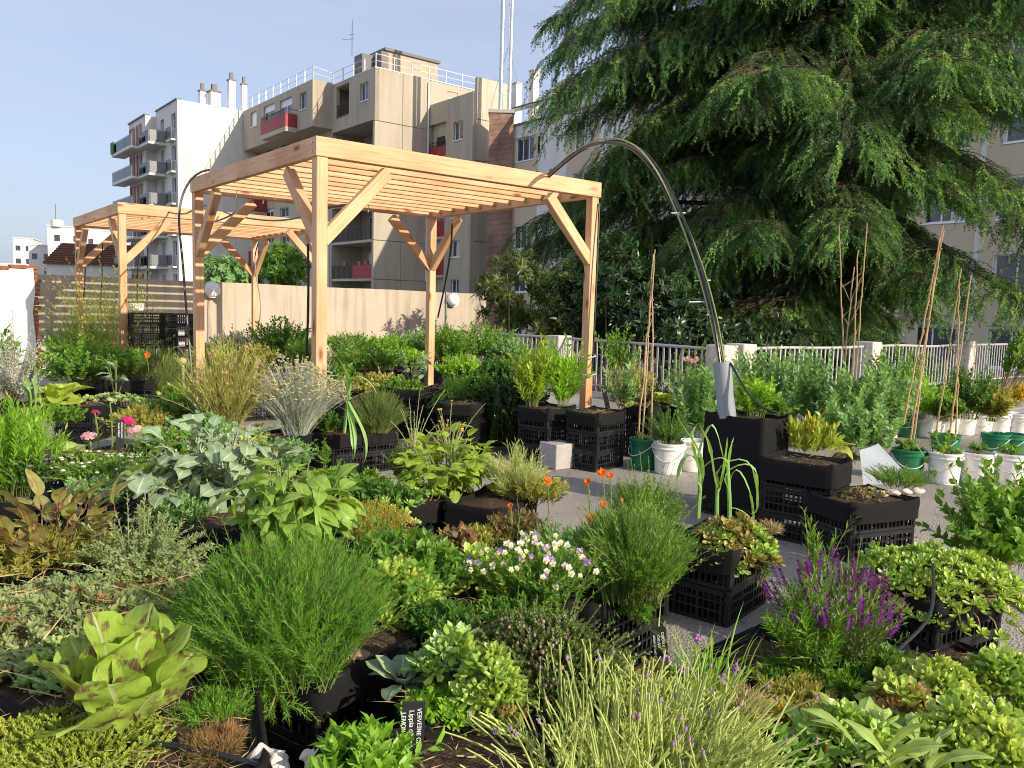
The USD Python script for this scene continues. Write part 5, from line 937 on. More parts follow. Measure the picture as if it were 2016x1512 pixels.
BACKROW = ((690, 702, 100, 45, 'leaf_green', 'low seedlings along the wall, left'), (765, 700, 95, 40, 'leaf_bright', 'low pale seedlings along the wall, centre'), (825, 700, 70, 50, 'leaf_bean', 'greyish herb along the wall beside the rear post'), (740, 730, 110, 45, 'leaf_green', 'flat green herb before the wall shadow'), (545, 705, 110, 75, 'leaf_deep', 'dark bush at the wall left of the nearest post'), (465, 700, 80, 45, 'leaf_silver', 'low grey herb against the wall near the lamp'), (600, 722, 75, 55, 'grass_green', 'grassy leaves by the wall behind the curry plant'), (735, 778, 110, 42, 'leaf_olive', 'olive herb under the magenta flowers'), (668, 772, 70, 52, 'leaf_green', 'green herb beside the nearest post base'), (790, 795, 80, 50, 'leaf_green', 'leafy herb between the cabbage and the round thyme'), (500, 740, 80, 60, 'leaf_olive', 'olive bush behind the pink flowered shrub'), (420, 735, 80, 60, 'leaf_green', 'green bush at the foot of the left pergola post'), (865, 705, 80, 60, 'leaf_green', 'bushy herb by the thin pipe'), (800, 728, 70, 40, 'leaf_bright', 'pale herb before the rear post'), (250, 745, 90, 60, 'leaf_green', 'green herb below the yellow brown bush'))
for k, (px, py, w, h, lf, lb) in enumerate(BACKROW):
    z = planter_at('the '+lb, px, py, 2 if k in (7, 8, 9) else 3, 's' if k % 2 else 'm'); H_('plant', lb, px, py, z, w, h, 30+k+300, 110, 18, 'l', .065, .032, lf, dome=.35, base=.5)
H_('bramble', 'bushy raspberry with arching sprays at the wall', 575, 703, .45, 110, 65, 40, 60, 24, 'l', .08, .05, 'leaf_green', c='shrub', ragged=.6)
th, rng = plant('long arching bramble spray against the wall', Wp(580, 700, d=11), 41, 'plant', 'bramble_spray'); o = Wp(580, 700, d=11)
for a in (((580, 700), (572, 650), (560, 625), (545, 630)), ((585, 700), (600, 650), (625, 645), (650, 665)), ((640, 700), (650, 670), (668, 665), (690, 690))):
    C = spline([Wp(*q, d=11)-o for q in a], 9)[None]; obj('stem', tubes(C, .006, .003, 4), 'green_stem', th); obj('leaves', leaves_on(rng, C, 16, 'l', .09, .055, bare=.1), 'leaf_green', th, kind='stuff')
th, rng, R_, H2, C = H_('plant', 'magenta flower carpet in front of the rear planters', 728, 755, .32, 60, 18, 42, 120, 4, 'd', .02, .012, 'petal_lilac', c='flower', dome=.3)
broad('cabbage', 'dark glossy round leaved cabbage left of the rear pergola post', 810, 760, .3, 90, 60, 43, 34, .12, .8, 'leaf_kale', el=(-20, 50), pet=.5)
H_('rosemary', 'dark trailing rosemary spilling over crates right of the rear post', 895, 800, .36, 95, 70, 44, 260, 40, 'n', .026, .005, 'leaf_deep', droop=.6, dome=.7, base=.5, bare=.1)
H_('plant', 'leafy trailer hanging over the crates right of the rosemary', 945, 790, .4, 90, 60, 45, 90, 22, 'l', .05, .035, 'leaf_deep', droop=.5, dome=.6, base=.5)
H_('ivy', 'dark hanging ivy covering the crate stack left of the bay laurels', 1012, 870, .08, 105, 130, 46, 190, 26, 'o', .045, .04, 'leaf_laurel', dome=.3, base=.7, bare=.02)
for k, (px, py, w, h, lf, lb) in enumerate(((890, 720, 95, 75, 'leaf_green', 'tall leafy lovage right of the rear post'), (960, 715, 110, 80, 'leaf_green', 'lovage mass before the railing'), (915, 760, 90, 55, 'leaf_bright', 'mid green herb under the grassy tuft'), (985, 775, 80, 70, 'leaf_deep', 'dense herb behind the hanging ivy'), (1000, 720, 60, 50, 'leaf_bean', 'grey green leaves before the left railing'))):
    H_('lovage', lb, px, py, planter_at('the '+lb.split(' right of')[0].split(' behind')[0], px, py, 3, 'm'), w*1.1, h, 50+k, 110, 20, 'l', .075, .035, lf, dome=.45, base=.3)
for k, (px, py, h, lb) in enumerate(((905, 745, .42, 'bright grassy chive tuft right of the rear post'), (1005, 760, .45, 'dark grassy tuft left of the bay laurels'))):
    th, rng = plant(lb, Wp(px, py, z=.42), 57+k, 'grass', 'grass_tuft')
    obj('blades', cat(*strap_leaves(rng, 46, h, .32, .014, .7, .05)), ('grass_green', 'leek_leaf')[k], th, kind='stuff')
for k, (px, py, w, h, lf, lb) in enumerate(((1048, 800, 75, 125, 'leaf_lime', 'yellow green bay laurel left of the front right post'), (1108, 800, 80, 125, 'leaf_bright', 'mid green bay laurel behind the black planter'), (1032, 770, 70, 80, 'leaf_green', 'small bay laurel behind the hanging ivy'))):
    H_('bay_laurel', lb, px, py, .45, w, h, 60+k, 34, 24, 'l', .10, .032, lf, c='shrub', dome=.3, base=.25, ang=42, bare=.12, ragged=.45)
H_('fruit_tree', 'thin young fruit tree in the crate at the front right post', 1222, 805, .45, 75, 130, 63, 9, 20, 'l', .09, .035, 'leaf_bean', c='plant', dome=.35, base=.1, ragged=.5, stem='twig', sr=.004)
H_('plant', 'small lime sedum in the crate at the front right post', 1233, 802, .46, 40, 14, 64, 40, 8, 's', .022, .014, 'sedum_lime', c='succulent')
stake_label('black label stuck in the crate at the front right post', 1195, 795, .45, .15, -.25, .04, SCRIB(('Sauge', 'Salvia'), .008)); stake_label('tall black label behind the small fruit tree', 1222, 790, .46, .30, .2, .035); stake_label('black label at the foot of the rear pergola post', 858, 750, .46, .22, 0, .05, SCRIB(('Melisse', 'Melissa'), .010)); stake_label('dark label by the leek at the far left', 62, 780, .3, .3, .03, .035, SCRIB(('Poireau', 'Leek'), .008))
H_('plant', 'pale green bush behind the fruit tree', 1240, 800, .3, 90, 90, 65, 90, 20, 'd', .045, .02, 'leaf_olive'); H_('plant', 'orange tinged herb behind the cane tripod', 1235, 795, .35, 60, 50, 66, 60, 18, 'd', .04, .018, 'leaf_bronze')
H_('plant', 'leafy climber before the railing right of the front right post', 1215, 740, .3, 80, 90, 67, 40, 16, 'l', .09, .05, 'leaf_green', c='plant')
head('lettuce', 'lime lettuce in a planter before the railing bars', 1305, 790, .46, 52, 20, 68, 12, 'leaf_lettuce', .9, .9, .12)
th, rng, R_, H2, C = H_('rose', 'small rose bush with one pink bloom beside the corner pillar', 1355, 790, .2, 90, 110, 69, 46, 18, 'd', .05, .028, 'leaf_green', c='shrub', ragged=.4); 
for k in range(5): flower_disc(rng, np.array([rng.normal(0, .05), -.1, H2*.72+rng.normal(0, .02)]), np.array([0, -1, .5]), .03, 9, 'petal_pink', th, layers=2)
p = Wp(1118, 922, z=0); tb = thing('concrete_block', 'grey concrete block between the two crate stacks at the front right post', 'block', p, .62); obj('block', cbx(-.14, .06, -.02, .2, 0, .2, .006), 'concrete_block', tb)
tobj('crate_tag', move(bx(-.022, .022, -.003, 0, 0, .03), Wp(1154, 926, d=6.93)+[0, 0, .01], -.95), 'paper_white', 'white sticker on the bottom crate at the front right post', 'tag'); tobj('crate_tag', move(bx(-.025, .025, -.003, 0, 0, .03), Wp(572, 893, d=5.72), .3), 'paper_white', 'white sticker on the crate under the curry plant', 'tag')

# buckets with their plants
BK = [('green', 1268, 921, 'green bucket holding the left bamboo cane tripod'), ('white', 1315, 931, 'white bucket with a small dark shrub beside the green bucket'), ('white', 1364, 926, 'white bucket behind the big leek, right of the shrub bucket'),
      ('green', 1786, 944, 'green bucket holding the tall central cane tripod'), ('white', 1857, 951, 'leftmost white bucket of the middle right row'), ('white', 1922, 951, 'white bucket in the middle of the middle right row'), ('white', 1986, 953, 'white bucket cut by the right edge in the middle row'),
      ('green', 1858, 908, 'green bucket holding the right cane tripod'), ('green', 1958, 905, 'green bucket with a white tag behind the middle right row'), ('green', 1990, 906, 'green bucket at the right edge behind the middle row'),
      ('white', 1813, 858, 'first white bucket of the far row, next to a green one'), ('white', 1836, 857, 'second white bucket of the far row from the left'), ('white', 1864, 856, 'third white bucket of the far row from the left'), ('white', 1897, 855, 'fourth white bucket of the far row from the left'), ('white', 1930, 855, 'fifth white bucket of the far row, its handle hanging'), ('white', 1965, 855, 'sixth white bucket of the far row from the left'), ('white', 2003, 856, 'last white bucket of the far row at the right edge'),
      ('green', 1788, 860, 'green bucket at the left end of the far row'), ('white', 1744, 866, 'white bucket under the broad beans'), ('white', 1686, 872, 'white bucket half hidden by broad beans'), ('green', 1632, 868, 'green bucket behind the planter with the bright lettuce'), ('white', 1708, 858, 'white bucket in the shade of the broad beans')]
for k_, px, py, lb in BK: bucket(k_, px, py, lb)
th, rng, R_, H2, C = H_('shrub', 'small dark myrtle like shrub in the near white bucket', 1315, 878, .22, 85, 75, 80, 70, 24, 'd', .03, .014, 'leaf_deep', c='shrub', dome=.5, base=.25)
stake_label('black label in the shrub bucket', 1316, 875, .22, .17, 0, .03, SCRIB(('Myrte', 'Myrtus'), .008))
H_('shrub', 'dark bushy plant behind the shrub bucket', 1290, 855, .1, 110, 110, 81, 90, 22, 'd', .05, .022, 'leaf_laurel', c='shrub', dome=.4)
H_('plant', 'low leaves in the green bucket of the left cane tripod', 1268, 872, .2, 30, 16, 82, 14, 8, 'l', .05, .03, 'leaf_green')
tripod('tied bamboo cane tripod in the green bucket right of the pergola', (((1289, 492), (1256, 862)), ((1284, 520), (1266, 866)), ((1286, 500), (1283, 864))), (.15, .3, .45, .6, .78, .92), 6.4)
tripod('slim bamboo canes before the sunlit railing pillar, widely spread', (((1652, 445), (1667, 838)), ((1707, 440), (1681, 790)), ((1690, 492), (1676, 800)), ((1681, 525), (1650, 850))), (.2, .4, .55, .7), 7.6)
tripod('tall thick bamboo cane tripod in the green bucket', (((1857, 445), (1778, 835)), ((1850, 470), (1797, 880)), ((1858, 455), (1789, 884))), (.1, .22, .36, .5, .64, .78), 6.35)
tripod('bamboo cane tripod at the right with crossing tops', (((1893, 530), (1840, 880)), ((1912, 540), (1866, 882)), ((1889, 560), (1882, 880))), (.15, .35, .55, .7), 7.1)
BEANS = ((1372, 860, 80, 125), (1420, 850, 70, 120), (1480, 830, 90, 125), (1535, 835, 90, 130), (1580, 835, 90, 135), (1625, 840, 80, 115), (1660, 850, 80, 110), (1710, 850, 80, 110), (1745, 845, 80, 120), (1650, 880, 70, 80), (1700, 890, 90, 80))
for k, (px, py, w, h) in enumerate(BEANS):
    H_('broad_bean', f'grey green broad bean plants, {("first", "second", "third", "fourth", "fifth", "sixth", "seventh", "eighth", "ninth", "front left", "front right")[k]} clump {"from the left before the railing" if k < 9 else "beside the far white buckets"}', px, py, .2, w*1.2, h*1.15, 90+k, 34, 26, 'l', .085, .042, 'leaf_bean', c='broad bean', dome=.35, base=.55, ang=60, bare=.1, ragged=.3)
for k, (px, py, w, h, lf, lb) in enumerate(((1765, 800, 120, 120, 'leaf_green', 'tall dark green bush behind the central canes'), (1800, 825, 90, 90, 'leaf_bright', 'bright green bush behind the central canes'), (1905, 825, 110, 105, 'leaf_deep', 'dense dark bush behind the far white buckets'), (1860, 830, 60, 55, 'leaf_green', 'low bush behind the third far bucket'), (1955, 830, 60, 70, 'leaf_olive', 'greyish bush behind the sixth far bucket'), (1730, 800, 70, 80, 'leaf_bean', 'leafy bush before the sunlit pillar'))):
    H_('shrub', lb, px, py, .24, w, h, 105+k, 80, 24, 'l', .06, .03, lf, c='shrub', dome=.4, base=.35)
H_('shrub', 'yellow flowering bush at the right edge behind the far buckets', 2003, 800, .3, 50, 50, 112, 50, 18, 'd', .05, .025, 'leaf_golden', c='shrub')
th, rng, R_, H2, C = H_('sapling', 'young tree with hanging leaves at the right edge before the railing', 1965, 815, .3, 90, 190, 113, 12, 26, 'l', .13, .05, 'leaf_green', c='tree', dome=.35, base=.05, bare=.55, ragged=.3, stem='twig', sr=.007, lean=(.25, 0))
for k, (px, py, lb) in enumerate(((1857, 895, 'weedy seedlings in the leftmost white bucket'), (1922, 893, 'dark seedlings in the middle white bucket'), (1986, 896, 'weedy seedlings in the white bucket at the right edge'), (1786, 888, 'bean seedling in the central green bucket'), (1858, 872, 'leaves in the green bucket of the right tripod'), (1864, 820, 'leaves in the third far bucket'), (1897, 818, 'round leaves in the fourth far bucket'), (1930, 818, 'leaves in the fifth far bucket'), (1836, 820, 'leaves in the second far bucket'))):
    H_('seedling', lb, px, py, .22, 46, 20, 115+k, 12, 7, 'l', .05, .03, 'leaf_green')
# plastic sheet leaning over the trough
o = Wp(1700, 955, z=.0); m = 9; g = [[0]*m for _ in range(m)]
a, b_, c_, d_ = Wp(1700, 955, d=4.95), Wp(1800, 950, d=5.6), Wp(1728, 873, d=5.25), Wp(1692, 886, d=4.95)
s_, t_ = np.meshgrid(np.linspace(0, 1, m), np.linspace(0, 1, m), indexing='ij'); V = (a*((1-s_)*(1-t_))[..., None]+b_*(s_*(1-t_))[..., None]+c_*(s_*t_)[..., None]+d_*((1-s_)*t_)[..., None])+np.array([0, -.06, .01])*(np.sin(s_*3.1)*np.sin(t_*2.6))[..., None]
i, j = np.meshgrid(np.arange(m-1), np.arange(m-1), indexing='ij'); f = tri(np.stack([i*m+j, (i+1)*m+j, (i+1)*m+j+1, i*m+j+1], -1).reshape(-1, 4)); V = V.reshape(-1, 3)
tobj('plastic_sheet', (np.vstack([V, V+[.004, .004, .0]]), np.vstack([f, f[:, ::-1]+m*m])), 'plastic_sheet', 'pale grey plastic sheet leaning beside the green bucket', 'plastic sheet', smooth=True)

# tall black planter with the hop arch
planter('the climbing hop on the arch', (1502, 826), (1554, 819), 4, 't', fold=.56, raise_=.03)
p = Wp(1432, 822, z=.62); q = Wp(1421, 713, d=p[1]+.02); ax = nrm(q-p)
sl = thing('grey_sleeve', 'grey plastic pipe sleeve round the hop stems in the tall planter', 'sleeve', p); obj('pipe', tube([np.zeros(3), q-p], .055, 20), 'grey_sleeve', sl, smooth=40)
arch = thing('hop_arch', 'bundle of hop stems and hose arching from the tall planter to the pergola', 'climbing plant', p); pa = np.array([Wp(x, y, d=d) for x, y, d in ((1424, 735, 4.98), (1400, 605, 5.15), (1365, 490, 5.45), (1322, 388, 5.85), (1270, 308, 6.3), (1215, 278, 6.75), (1158, 286, 7.15), (1110, 318, 7.45), (1078, 348, 7.62))])-p
for k, (m_, r_) in enumerate((('twig', .007), ('black_hose', .0075), ('pale_stem', .006), ('black_hose', .007), ('green_stem', .006))):
    pts = pa+np.c_[.016*np.cos(k*1.3+np.arange(9)*.5), .012*np.sin(k*1.3+np.arange(9)*.5), .02*np.sin(k*1.9+np.arange(9)*.7)]; obj(('stem', 'hose', 'stem', 'hose', 'stem')[k], tube(spline(pts, 44), r_, 6), m_, arch)
rng = np.random.default_rng(7); C = spline(pa, 30)[None]; obj('shoots', leaves_on(rng, C, 26, 'd', .05, .016, ang=60, bare=.25), 'leaf_olive', arch, kind='stuff')
for x, y, d in ((1384, 553, 5.3), (1336, 420, 5.7), (1372, 595, 5.2)): c0 = Wp(x, y, d=d)-p; obj('tie', tube([c0+[-.05, 0, 0], c0+[.05, 0, .005]], .004, 5), 'white_metal', arch)
obj('hose', tube(spline(np.array([Wp(1438, 715, d=4.95), Wp(1470, 770, d=4.85), Wp(1500, 800, d=4.8), Wp(1530, 812, d=4.78)])-p, 12), .008, 5), 'black_hose', arch)
H_('hop', 'young hop leaves at the foot of the arch in the tall planter', 1485, 822, .62, 85, 85, 125, 36, 20, 'l', .055, .03, 'leaf_bright', dome=.4, base=.3); H_('hop', 'small dark hop shoot at the right of the tall planter', 1530, 822, .62, 50, 40, 126, 12, 12, 'l', .06, .025, 'leaf_green')
stake_label('black label in the tall hop planter', 1538, 818, .62, .09, 0, .03, SCRIB(('Houblon', 'Hop'), .008))

# planter with the bright lettuce, planter with carrots
planter('the upright bronze lettuce', (1640, 918), (1697, 896), 3, 't', straw=60, fold=.12)
H_('plant', 'clump of upright yellow green leaves in the raised planter', 1590, 888, .44, 92, 62, 130, 44, 7, 'l', .085, .03, 'leaf_bronze', c='lettuce', dome=.2, base=.7, ang=22, bare=.0)
head('lettuce', 'small lime lettuce beside the upright leaves', 1640, 885, .45, 62, 36, 131, 11, 'leaf_lettuce', .8, .8, .1)
for k, (px, py, w) in enumerate(((1668, 905, 52), (1618, 925, 24))): H_('sedum', ['reddish hanging sedum on the raised planter, right corner', 'reddish hanging sedum tail on the raised planter front'][k], px, py, .36, w, 26, 132+k, 110, 12, 'n', .014, .006, 'leaf_rust', c='succulent', dome=.6, base=.6, droop=.9)
planter('the feathery carrots', (1680, 992), (1838, 978), 2, 'm', straw=40, fold=.1, mulch='dry_bark')
H_('carrot', 'feathery carrot tops in the low planter', 1768, 955, .30, 120, 34, 135, 150, 36, 'n', .022, .004, 'leaf_green', dome=.35, base=.5)
p, R_, H2 = spot(1705, 975, .31, 75, 25); th, rng = plant('orange tipped sedum at the left of the carrot planter', p, 136, 'succulent', 'sedum'); sedum(th, rng, R_, R_*.8, .03, 26, .022, 'sedum_red')
for k in range(4): pp = Wp(1735+k*24, 972-2*k, z=.31); m_ = trimesh.creation.icosphere(2, .03); tobj('stone', wobble((m_.vertices*[1.3, .9, .6]+pp, m_.faces), .008, 40, k), 'pale_stone', ['pale stone in the carrot planter, leftmost', 'second pale stone in the carrot planter', 'third pale stone in the carrot planter', 'pale stone at the right end of the carrot planter'][k], 'stone', smooth=True)
# ================================================================ front of the garden
H_ = herb; ST = dict(straw=160)
planter('the leafy chard', (803, 992), (966, 966), 2, 's', fold=.10, straw=40)
planter('the wispy seeding plant', (985, 1003), (1108, 948), 2, 's', fold=.11)
planter('the big grey kale', (400, 1045), (560, 1000), 3, 'm', straw=60)
planter('the pink sweet williams', (205, 905), (322, 880), 3, 's', straw=220, mulch='brown_straw')
planter('the rust coloured straw on the left', (60, 880), (172, 858), 3, 's', straw=200, mulch='brown_straw')
planter('the broad leafed pepper plant', (560, 1150), (690, 1085), 3, 's', straw=40)
planter('the golden sedum', (735, 1080), (840, 1040), 2, 's', straw=30)
planter('the tarragon bush', (1165, 1192), (1384, 1100), 2, 'm', straw=40, mulch='dry_bark', fold=.06)
planter('the tall leeks and red sedum', (1440, 1088), (1530, 1042), 2, 's', straw=90)
planter('the green savory bush', (1260, 1075), (1345, 1035), 2, 's')
planter('the violas and mint', (940, 1247), (1160, 1160), 3, 's', straw=160, fold=.10)
planter('the feathery chamomile', (622, 1338), (768, 1268), 3, 's', straw=120, mulch='dry_bark', fold=.075)
planter('the flowering thyme and succulents', (800, 1412), (1190, 1388), 3, 's', straw=420, fold=.10)
planter('the purple lavender', (1650, 1388), (1806, 1290), 2, 't', straw=260, mulch='brown_straw', fold=.07)
planter('the pale leafed sedum mat', (1850, 1190), (1986, 1150), 2, 's', fold=.09)
planter('the pale seed stalks', (1180, 1600), (1480, 1500), 2, 's', straw=260)
planter('the bark mulch and sedum at the right edge', (1870, 1420), (2030, 1350), 1, 'l', straw=300, mulch='dry_bark')
planter('the chicory and lime sedum', (1600, 1560), (1980, 1520), 2, 'l', straw=200, mulch='brown_straw')
planter('the spotted romaine', (130, 1580), (330, 1545), 3, 't', straw=300, fold=.09)
planter('the tangled vetch', (110, 1420), (330, 1330), 3, 'l', straw=500, mulch='straw')
planter('the red sorrel', (110, 1130), (230, 1095), 3, 's')
planter('the silvery vetch', (290, 1180), (390, 1130), 3, 's')
planter('the tall yellow green herbs', (50, 990), (110, 970), 2, 's')
planter('the calendulas', (1050, 1120), (1150, 1080), 2, 's')
planter('the lemon verbena', (660, 1650), (830, 1620), 3, 's', straw=60)

# --- second row
th, rng, R_, H2, C = H_('weed', 'wispy yellow flowered rocket stalks before the path', 885, 905, .3, 75, 115, 200, 14, 14, 'n', .03, .006, 'leaf_olive', stem='pale_stem', dome=.3, base=.2, sr=.003, ragged=.5); heads_on(th, rng, C, .9, .010, 'petal_yellow')
th, rng, R_, H2, C = H_('weed', 'bare dry branching stalk beside the round thyme', 815, 900, .2, 80, 120, 201, 12, 10, 'n', .03, .006, 'leaf_seed', stem='pale_stem', dome=.4, base=.1, sr=.003, ragged=.6)
broad('chard', 'bright yellow green chard like plant with many spoon leaves', 875, 970, .28, 222, 112, 202, 300, .088, .62, 'leaf_chard', el=(-25, 45), pet=.5, dome=.5, base=.5, stems=44, lo=.2, nn=6, mm=4)
p, R_, H2 = spot(835, 985, .29, 90, 30); th, rng = plant('small pale sedum at the front left of the chard', p, 203, 'succulent', 'sedum'); sedum(th, rng, R_, R_*.7, .05, 34, .03, 'sedum_green', 'sedum_lime', .3)
H_('plant', 'fine grey green herb left of the chard', 795, 950, .28, 70, 70, 204, 110, 22, 'd', .03, .012, 'leaf_thyme', dome=.4)
stake_label('small black label behind the chard', 918, 905, .33, .08, .1, .035, SCRIB(('Blette',), .008))
th, rng, R_, H2, C = H_('plant', 'wispy pale seeding plant in a small black bag', 1015, 985, .28, 100, 105, 205, 130, 18, 'n', .06, .006, 'leaf_seed', dome=.4, base=.3, ragged=.4, stem='pale_stem')
H_('plant', 'dark reddish drying plant below the wispy one', 1020, 1080, .25, 110, 75, 206, 130, 18, 'd', .03, .014, 'leaf_rust', dome=.4, base=.4)
H_('plant', 'low mint shoots between the crates and the pepper plant', 700, 985, .28, 130, 55, 207, 60, 16, 'l', .05, .03, 'leaf_green', dome=.4, base=.5)
H_('hemp_nettle', 'small upright nettle like shoot between the two crates', 637, 925, .1, 34, 45, 208, 5, 22, 'l', .06, .02, 'leaf_green', dome=.2, base=.2)
stake_label('pale grey tag by the curry plant crate', 609, 935, .28, .05, .25, .045)
# kale
broad('kale', 'large grey green kale with lobed leaves spilling over its planter', 425, 1010, .42, 320, 165, 210, 200, .125, .62, 'leaf_kale', el=(-40, 35), lobes=.11, pet=.35, curl=.7, wave=.09, dome=.45, base=.35, stems=18, lo=.25, nn=9, mm=6, widest=.62)
H_('kale', 'grey buds and flower shoots in the middle of the kale', 430, 960, .42, 150, 125, 211, 60, 18, 'd', .025, .015, 'leaf_silver', dome=.4, base=.3)
broad('cabbage', 'smooth light green cabbage shoot left of the kale', 275, 985, .45, 95, 75, 212, 7, .15, .85, 'leaf_cabbage', el=(5, 60), pet=.2, wave=.03, nn=10, mm=6, widest=.5)
H_('plant', 'frizzy blue green herb behind the kale', 400, 880, .4, 130, 60, 213, 110, 18, 'd', .05, .03, 'leaf_bean', dome=.4, base=.4)
head('lettuce', 'lime green lettuce peeping out behind the kale', 490, 880, .4, 60, 30, 214, 9, 'leaf_lettuce', .8, .8, .14)
p, R_, H2 = spot(500, 855, .3, 60, 20); th, rng = plant('yellow rosettes left of the curry plant bag', p, 215, 'succulent', 'sedum'); sedum(th, rng, R_, R_*.6, .05, 22, .035, 'sedum_lime', 'sedum_red', .3)
# sweet williams
SW = (('petal_magenta', 249, 830, 'magenta sweet william flower head on a tall stem'), ('petal_pink', 266, 847, 'pale pink sweet william just right of the magenta one'), ('petal_pink', 176, 860, 'pale pink and white sweet william on the left'), ('petal_cream', 216, 788, 'greenish unopened sweet william bud, tallest'), ('petal_magenta', 187, 812, 'small dark sweet william bud on the left'))
for k, (m_, px, py, lb) in enumerate(SW):
    d = 4.35; o = Wp(px, py, d=d); b0 = Wp(px-6+3*k, 930, d=d-.05); th, rng = plant(lb, b0, 216+k, 'flower', 'sweet_william'); tp_ = o-b0; C = spline([np.zeros(3), tp_*.5+[.01, 0, 0], tp_], 9)[None]; obj('stem', tubes(C, .0045, .0035, 5), 'green_stem', th)
    obj('foliage', leaves_on(rng, C, 12, 'l', .075, .018, ang=60, bare=.05, upw=.4), 'leaf_green', th, kind='stuff'); n = 22 if k < 3 else 9; u = rng.normal(0, 1, (n, 3))*[1, .8, .5]; u = nrm(u); u[:, 2] = abs(u[:, 2])
    for a in range(n): flower_disc(rng, tp_+u[a]*[.034, .03, .02]*(1 if k < 3 else .5), nrm(u[a]+[0, -.5, .5]), .017 if k < 3 else .01, 5, m_, th, wr=.75, cup=.2, name='floret')
stake_label('grey slanted label with white writing among the sweet williams', 236, 900, .42, .20, .02, .04, SCRIB(('Oeillet de poete', 'Sweet William'), .0085)); stake_label('tall black blank label on the left', 88, 965, .35, .2, .08, .03)
th, rng, R_, H2, C = H_('flower', 'mat of small white flowers in front of the sweet williams', 215, 945, .4, 200, 50, 222, 190, 14, 'd', .03, .014, 'leaf_green', dome=.3, base=.6); heads_on(th, rng, C, .3, .011, 'petal_white', 'flowers', .5)
th, rng, R_, H2, C = H_('flower', 'small dark red flowers beside the black blank label', 75, 945, .4, 90, 50, 223, 90, 12, 'd', .025, .012, 'leaf_deep', dome=.3, base=.6); heads_on(th, rng, C, .4, .009, 'petal_mauve', 'flowers', .5)
head('lettuce', 'soft green round lettuce left of the sweet williams', 135, 905, .42, 75, 40, 224, 14, 'leaf_cabbage', .9, .8, .1)
H_('herb', 'tall yellow green leafy herbs at the left edge', 35, 985, .28, 150, 195, 225, 110, 30, 'n', .07, .014, 'leaf_bright', dome=.35, base=.5, ragged=.3); H_('fennel', 'grey wispy fennel at the left in front of the straw planter', 75, 900, .4, 60, 75, 226, 60, 40, 'n', .03, .003, 'leaf_silver', dome=.3)
H_('plant', 'low leafy trailer below the pale lettuce on the left', 100, 835, .3, 110, 35, 227, 60, 16, 'l', .05, .035, 'leaf_green', dome=.4, base=.6)
# pepper plant, golden sedum
broad('pepper_plant', 'bright green broad leafed pepper like plant in the centre left', 568, 1105, .45, 260, 190, 230, 290, .098, .55, 'leaf_pepper', el=(-55, 35), pet=.25, curl=.7, wave=.03, dome=.45, base=.4, stems=34, lo=.2, nn=8, mm=4, widest=.42)
H_('sedum', 'golden yellow sedum mat right of the pepper plant', 735, 1060, .30, 125, 75, 231, 240, 20, 'n', .014, .005, 'leaf_golden', c='succulent', dome=.5, base=.7, ragged=.15); H_('sedum', 'green fringe below the golden sedum', 720, 1115, .28, 110, 40, 232, 120, 20, 'n', .016, .005, 'leaf_lime', c='succulent', dome=.5, base=.7)
p, R_, H2 = spot(760, 1025, .31, 110, 45); th, rng = plant('pinkish sedum rosettes behind the golden sedum', p, 233, 'succulent', 'sedum'); sedum(th, rng, R_, R_*.8, .07, 34, .036, 'sedum_green', 'sedum_red', .3)
p, R_, H2 = spot(792, 1095, .28, 60, 60); th, rng = plant('column of red edged sedum right of the golden sedum', p, 234, 'succulent', 'sedum'); sedum(th, rng, R_*.9, R_*.8, .10, 26, .03, 'sedum_green', 'sedum_red', .45, edge=1.0)
# savory, calendula, tarragon, leeks
H_('savory', 'airy green savory bush behind the tarragon', 1265, 1070, .28, 155, 130, 240, 240, 26, 'd', .022, .010, 'leaf_green', dome=.4, base=.35, ragged=.25)
CAL = ((1078, 947, .026), (1157, 949, .024), (1185, 932, .028), (1201, 937, .022), (1187, 993, .024), (1164, 1020, .032), (1005, 996, .018), (1224, 984, .012))
NM = ('leftmost high orange calendula bloom', 'orange calendula bloom left of the high pair', 'orange calendula bloom, left one of the high pair', 'orange calendula bloom, right one of the high pair', 'orange calendula bloom just below the high pair', 'largest and lowest orange calendula bloom', 'small orange bloom left under the wispy plant', 'tiny orange bud before the savory bush')
for k, (px, py, r) in enumerate(CAL):
    d = 3.25 if k else 3.45; o = Wp(px, py, d=d); b0 = Wp(px-18+5*(k % 3), 1110, d=d+.02); th, rng = plant(NM[k], b0, 241+k, 'flower', 'calendula'); tp_ = o-b0; C = spline([np.zeros(3), tp_*.5+[.02, 0, 0], tp_], 9)[None]; obj('stem', tubes(C, .0035, .0028, 5), 'green_stem', th); obj('foliage', leaves_on(rng, C, 9, 'd', .045, .011, ang=45, bare=.0), 'leaf_bean', th, kind='stuff')
    flower_disc(rng, tp_, np.array([rng.normal(0, .3), -.75, .75]), r*.82, 20, 'petal_orange', th, 'petal_orange', 'n', .34, .35, 2)
H_('plant', 'grey green calendula foliage with drying seed heads', 1110, 1120, .25, 150, 85, 250, 130, 18, 'd', .045, .014, 'leaf_bean', dome=.4, base=.4, ragged=.4); H_('plant', 'rust coloured drying seed heads among the calendulas', 1065, 1110, .25, 100, 70, 251, 120, 14, 'd', .02, .012, 'leaf_rust', dome=.4, base=.4)
H_('tarragon', 'bright green tarragon bush over two crates', 1240, 1175, .31, 235, 180, 252, 520, 30, 'n', .032, .0055, 'leaf_green', dome=.5, base=.4, ang=50, ragged=.15); H_('tarragon', 'tarragon sprays hanging down in front of the crate', 1215, 1195, .24, 150, 55, 253, 150, 24, 'n', .03, .0055, 'leaf_chamomile', dome=.6, base=.6, droop=.8)
o = Wp(1440, 1065, z=.28); th, rng = plant('tall leeks with bent strap leaves by the path', o, 254, 'leek', 'leek')
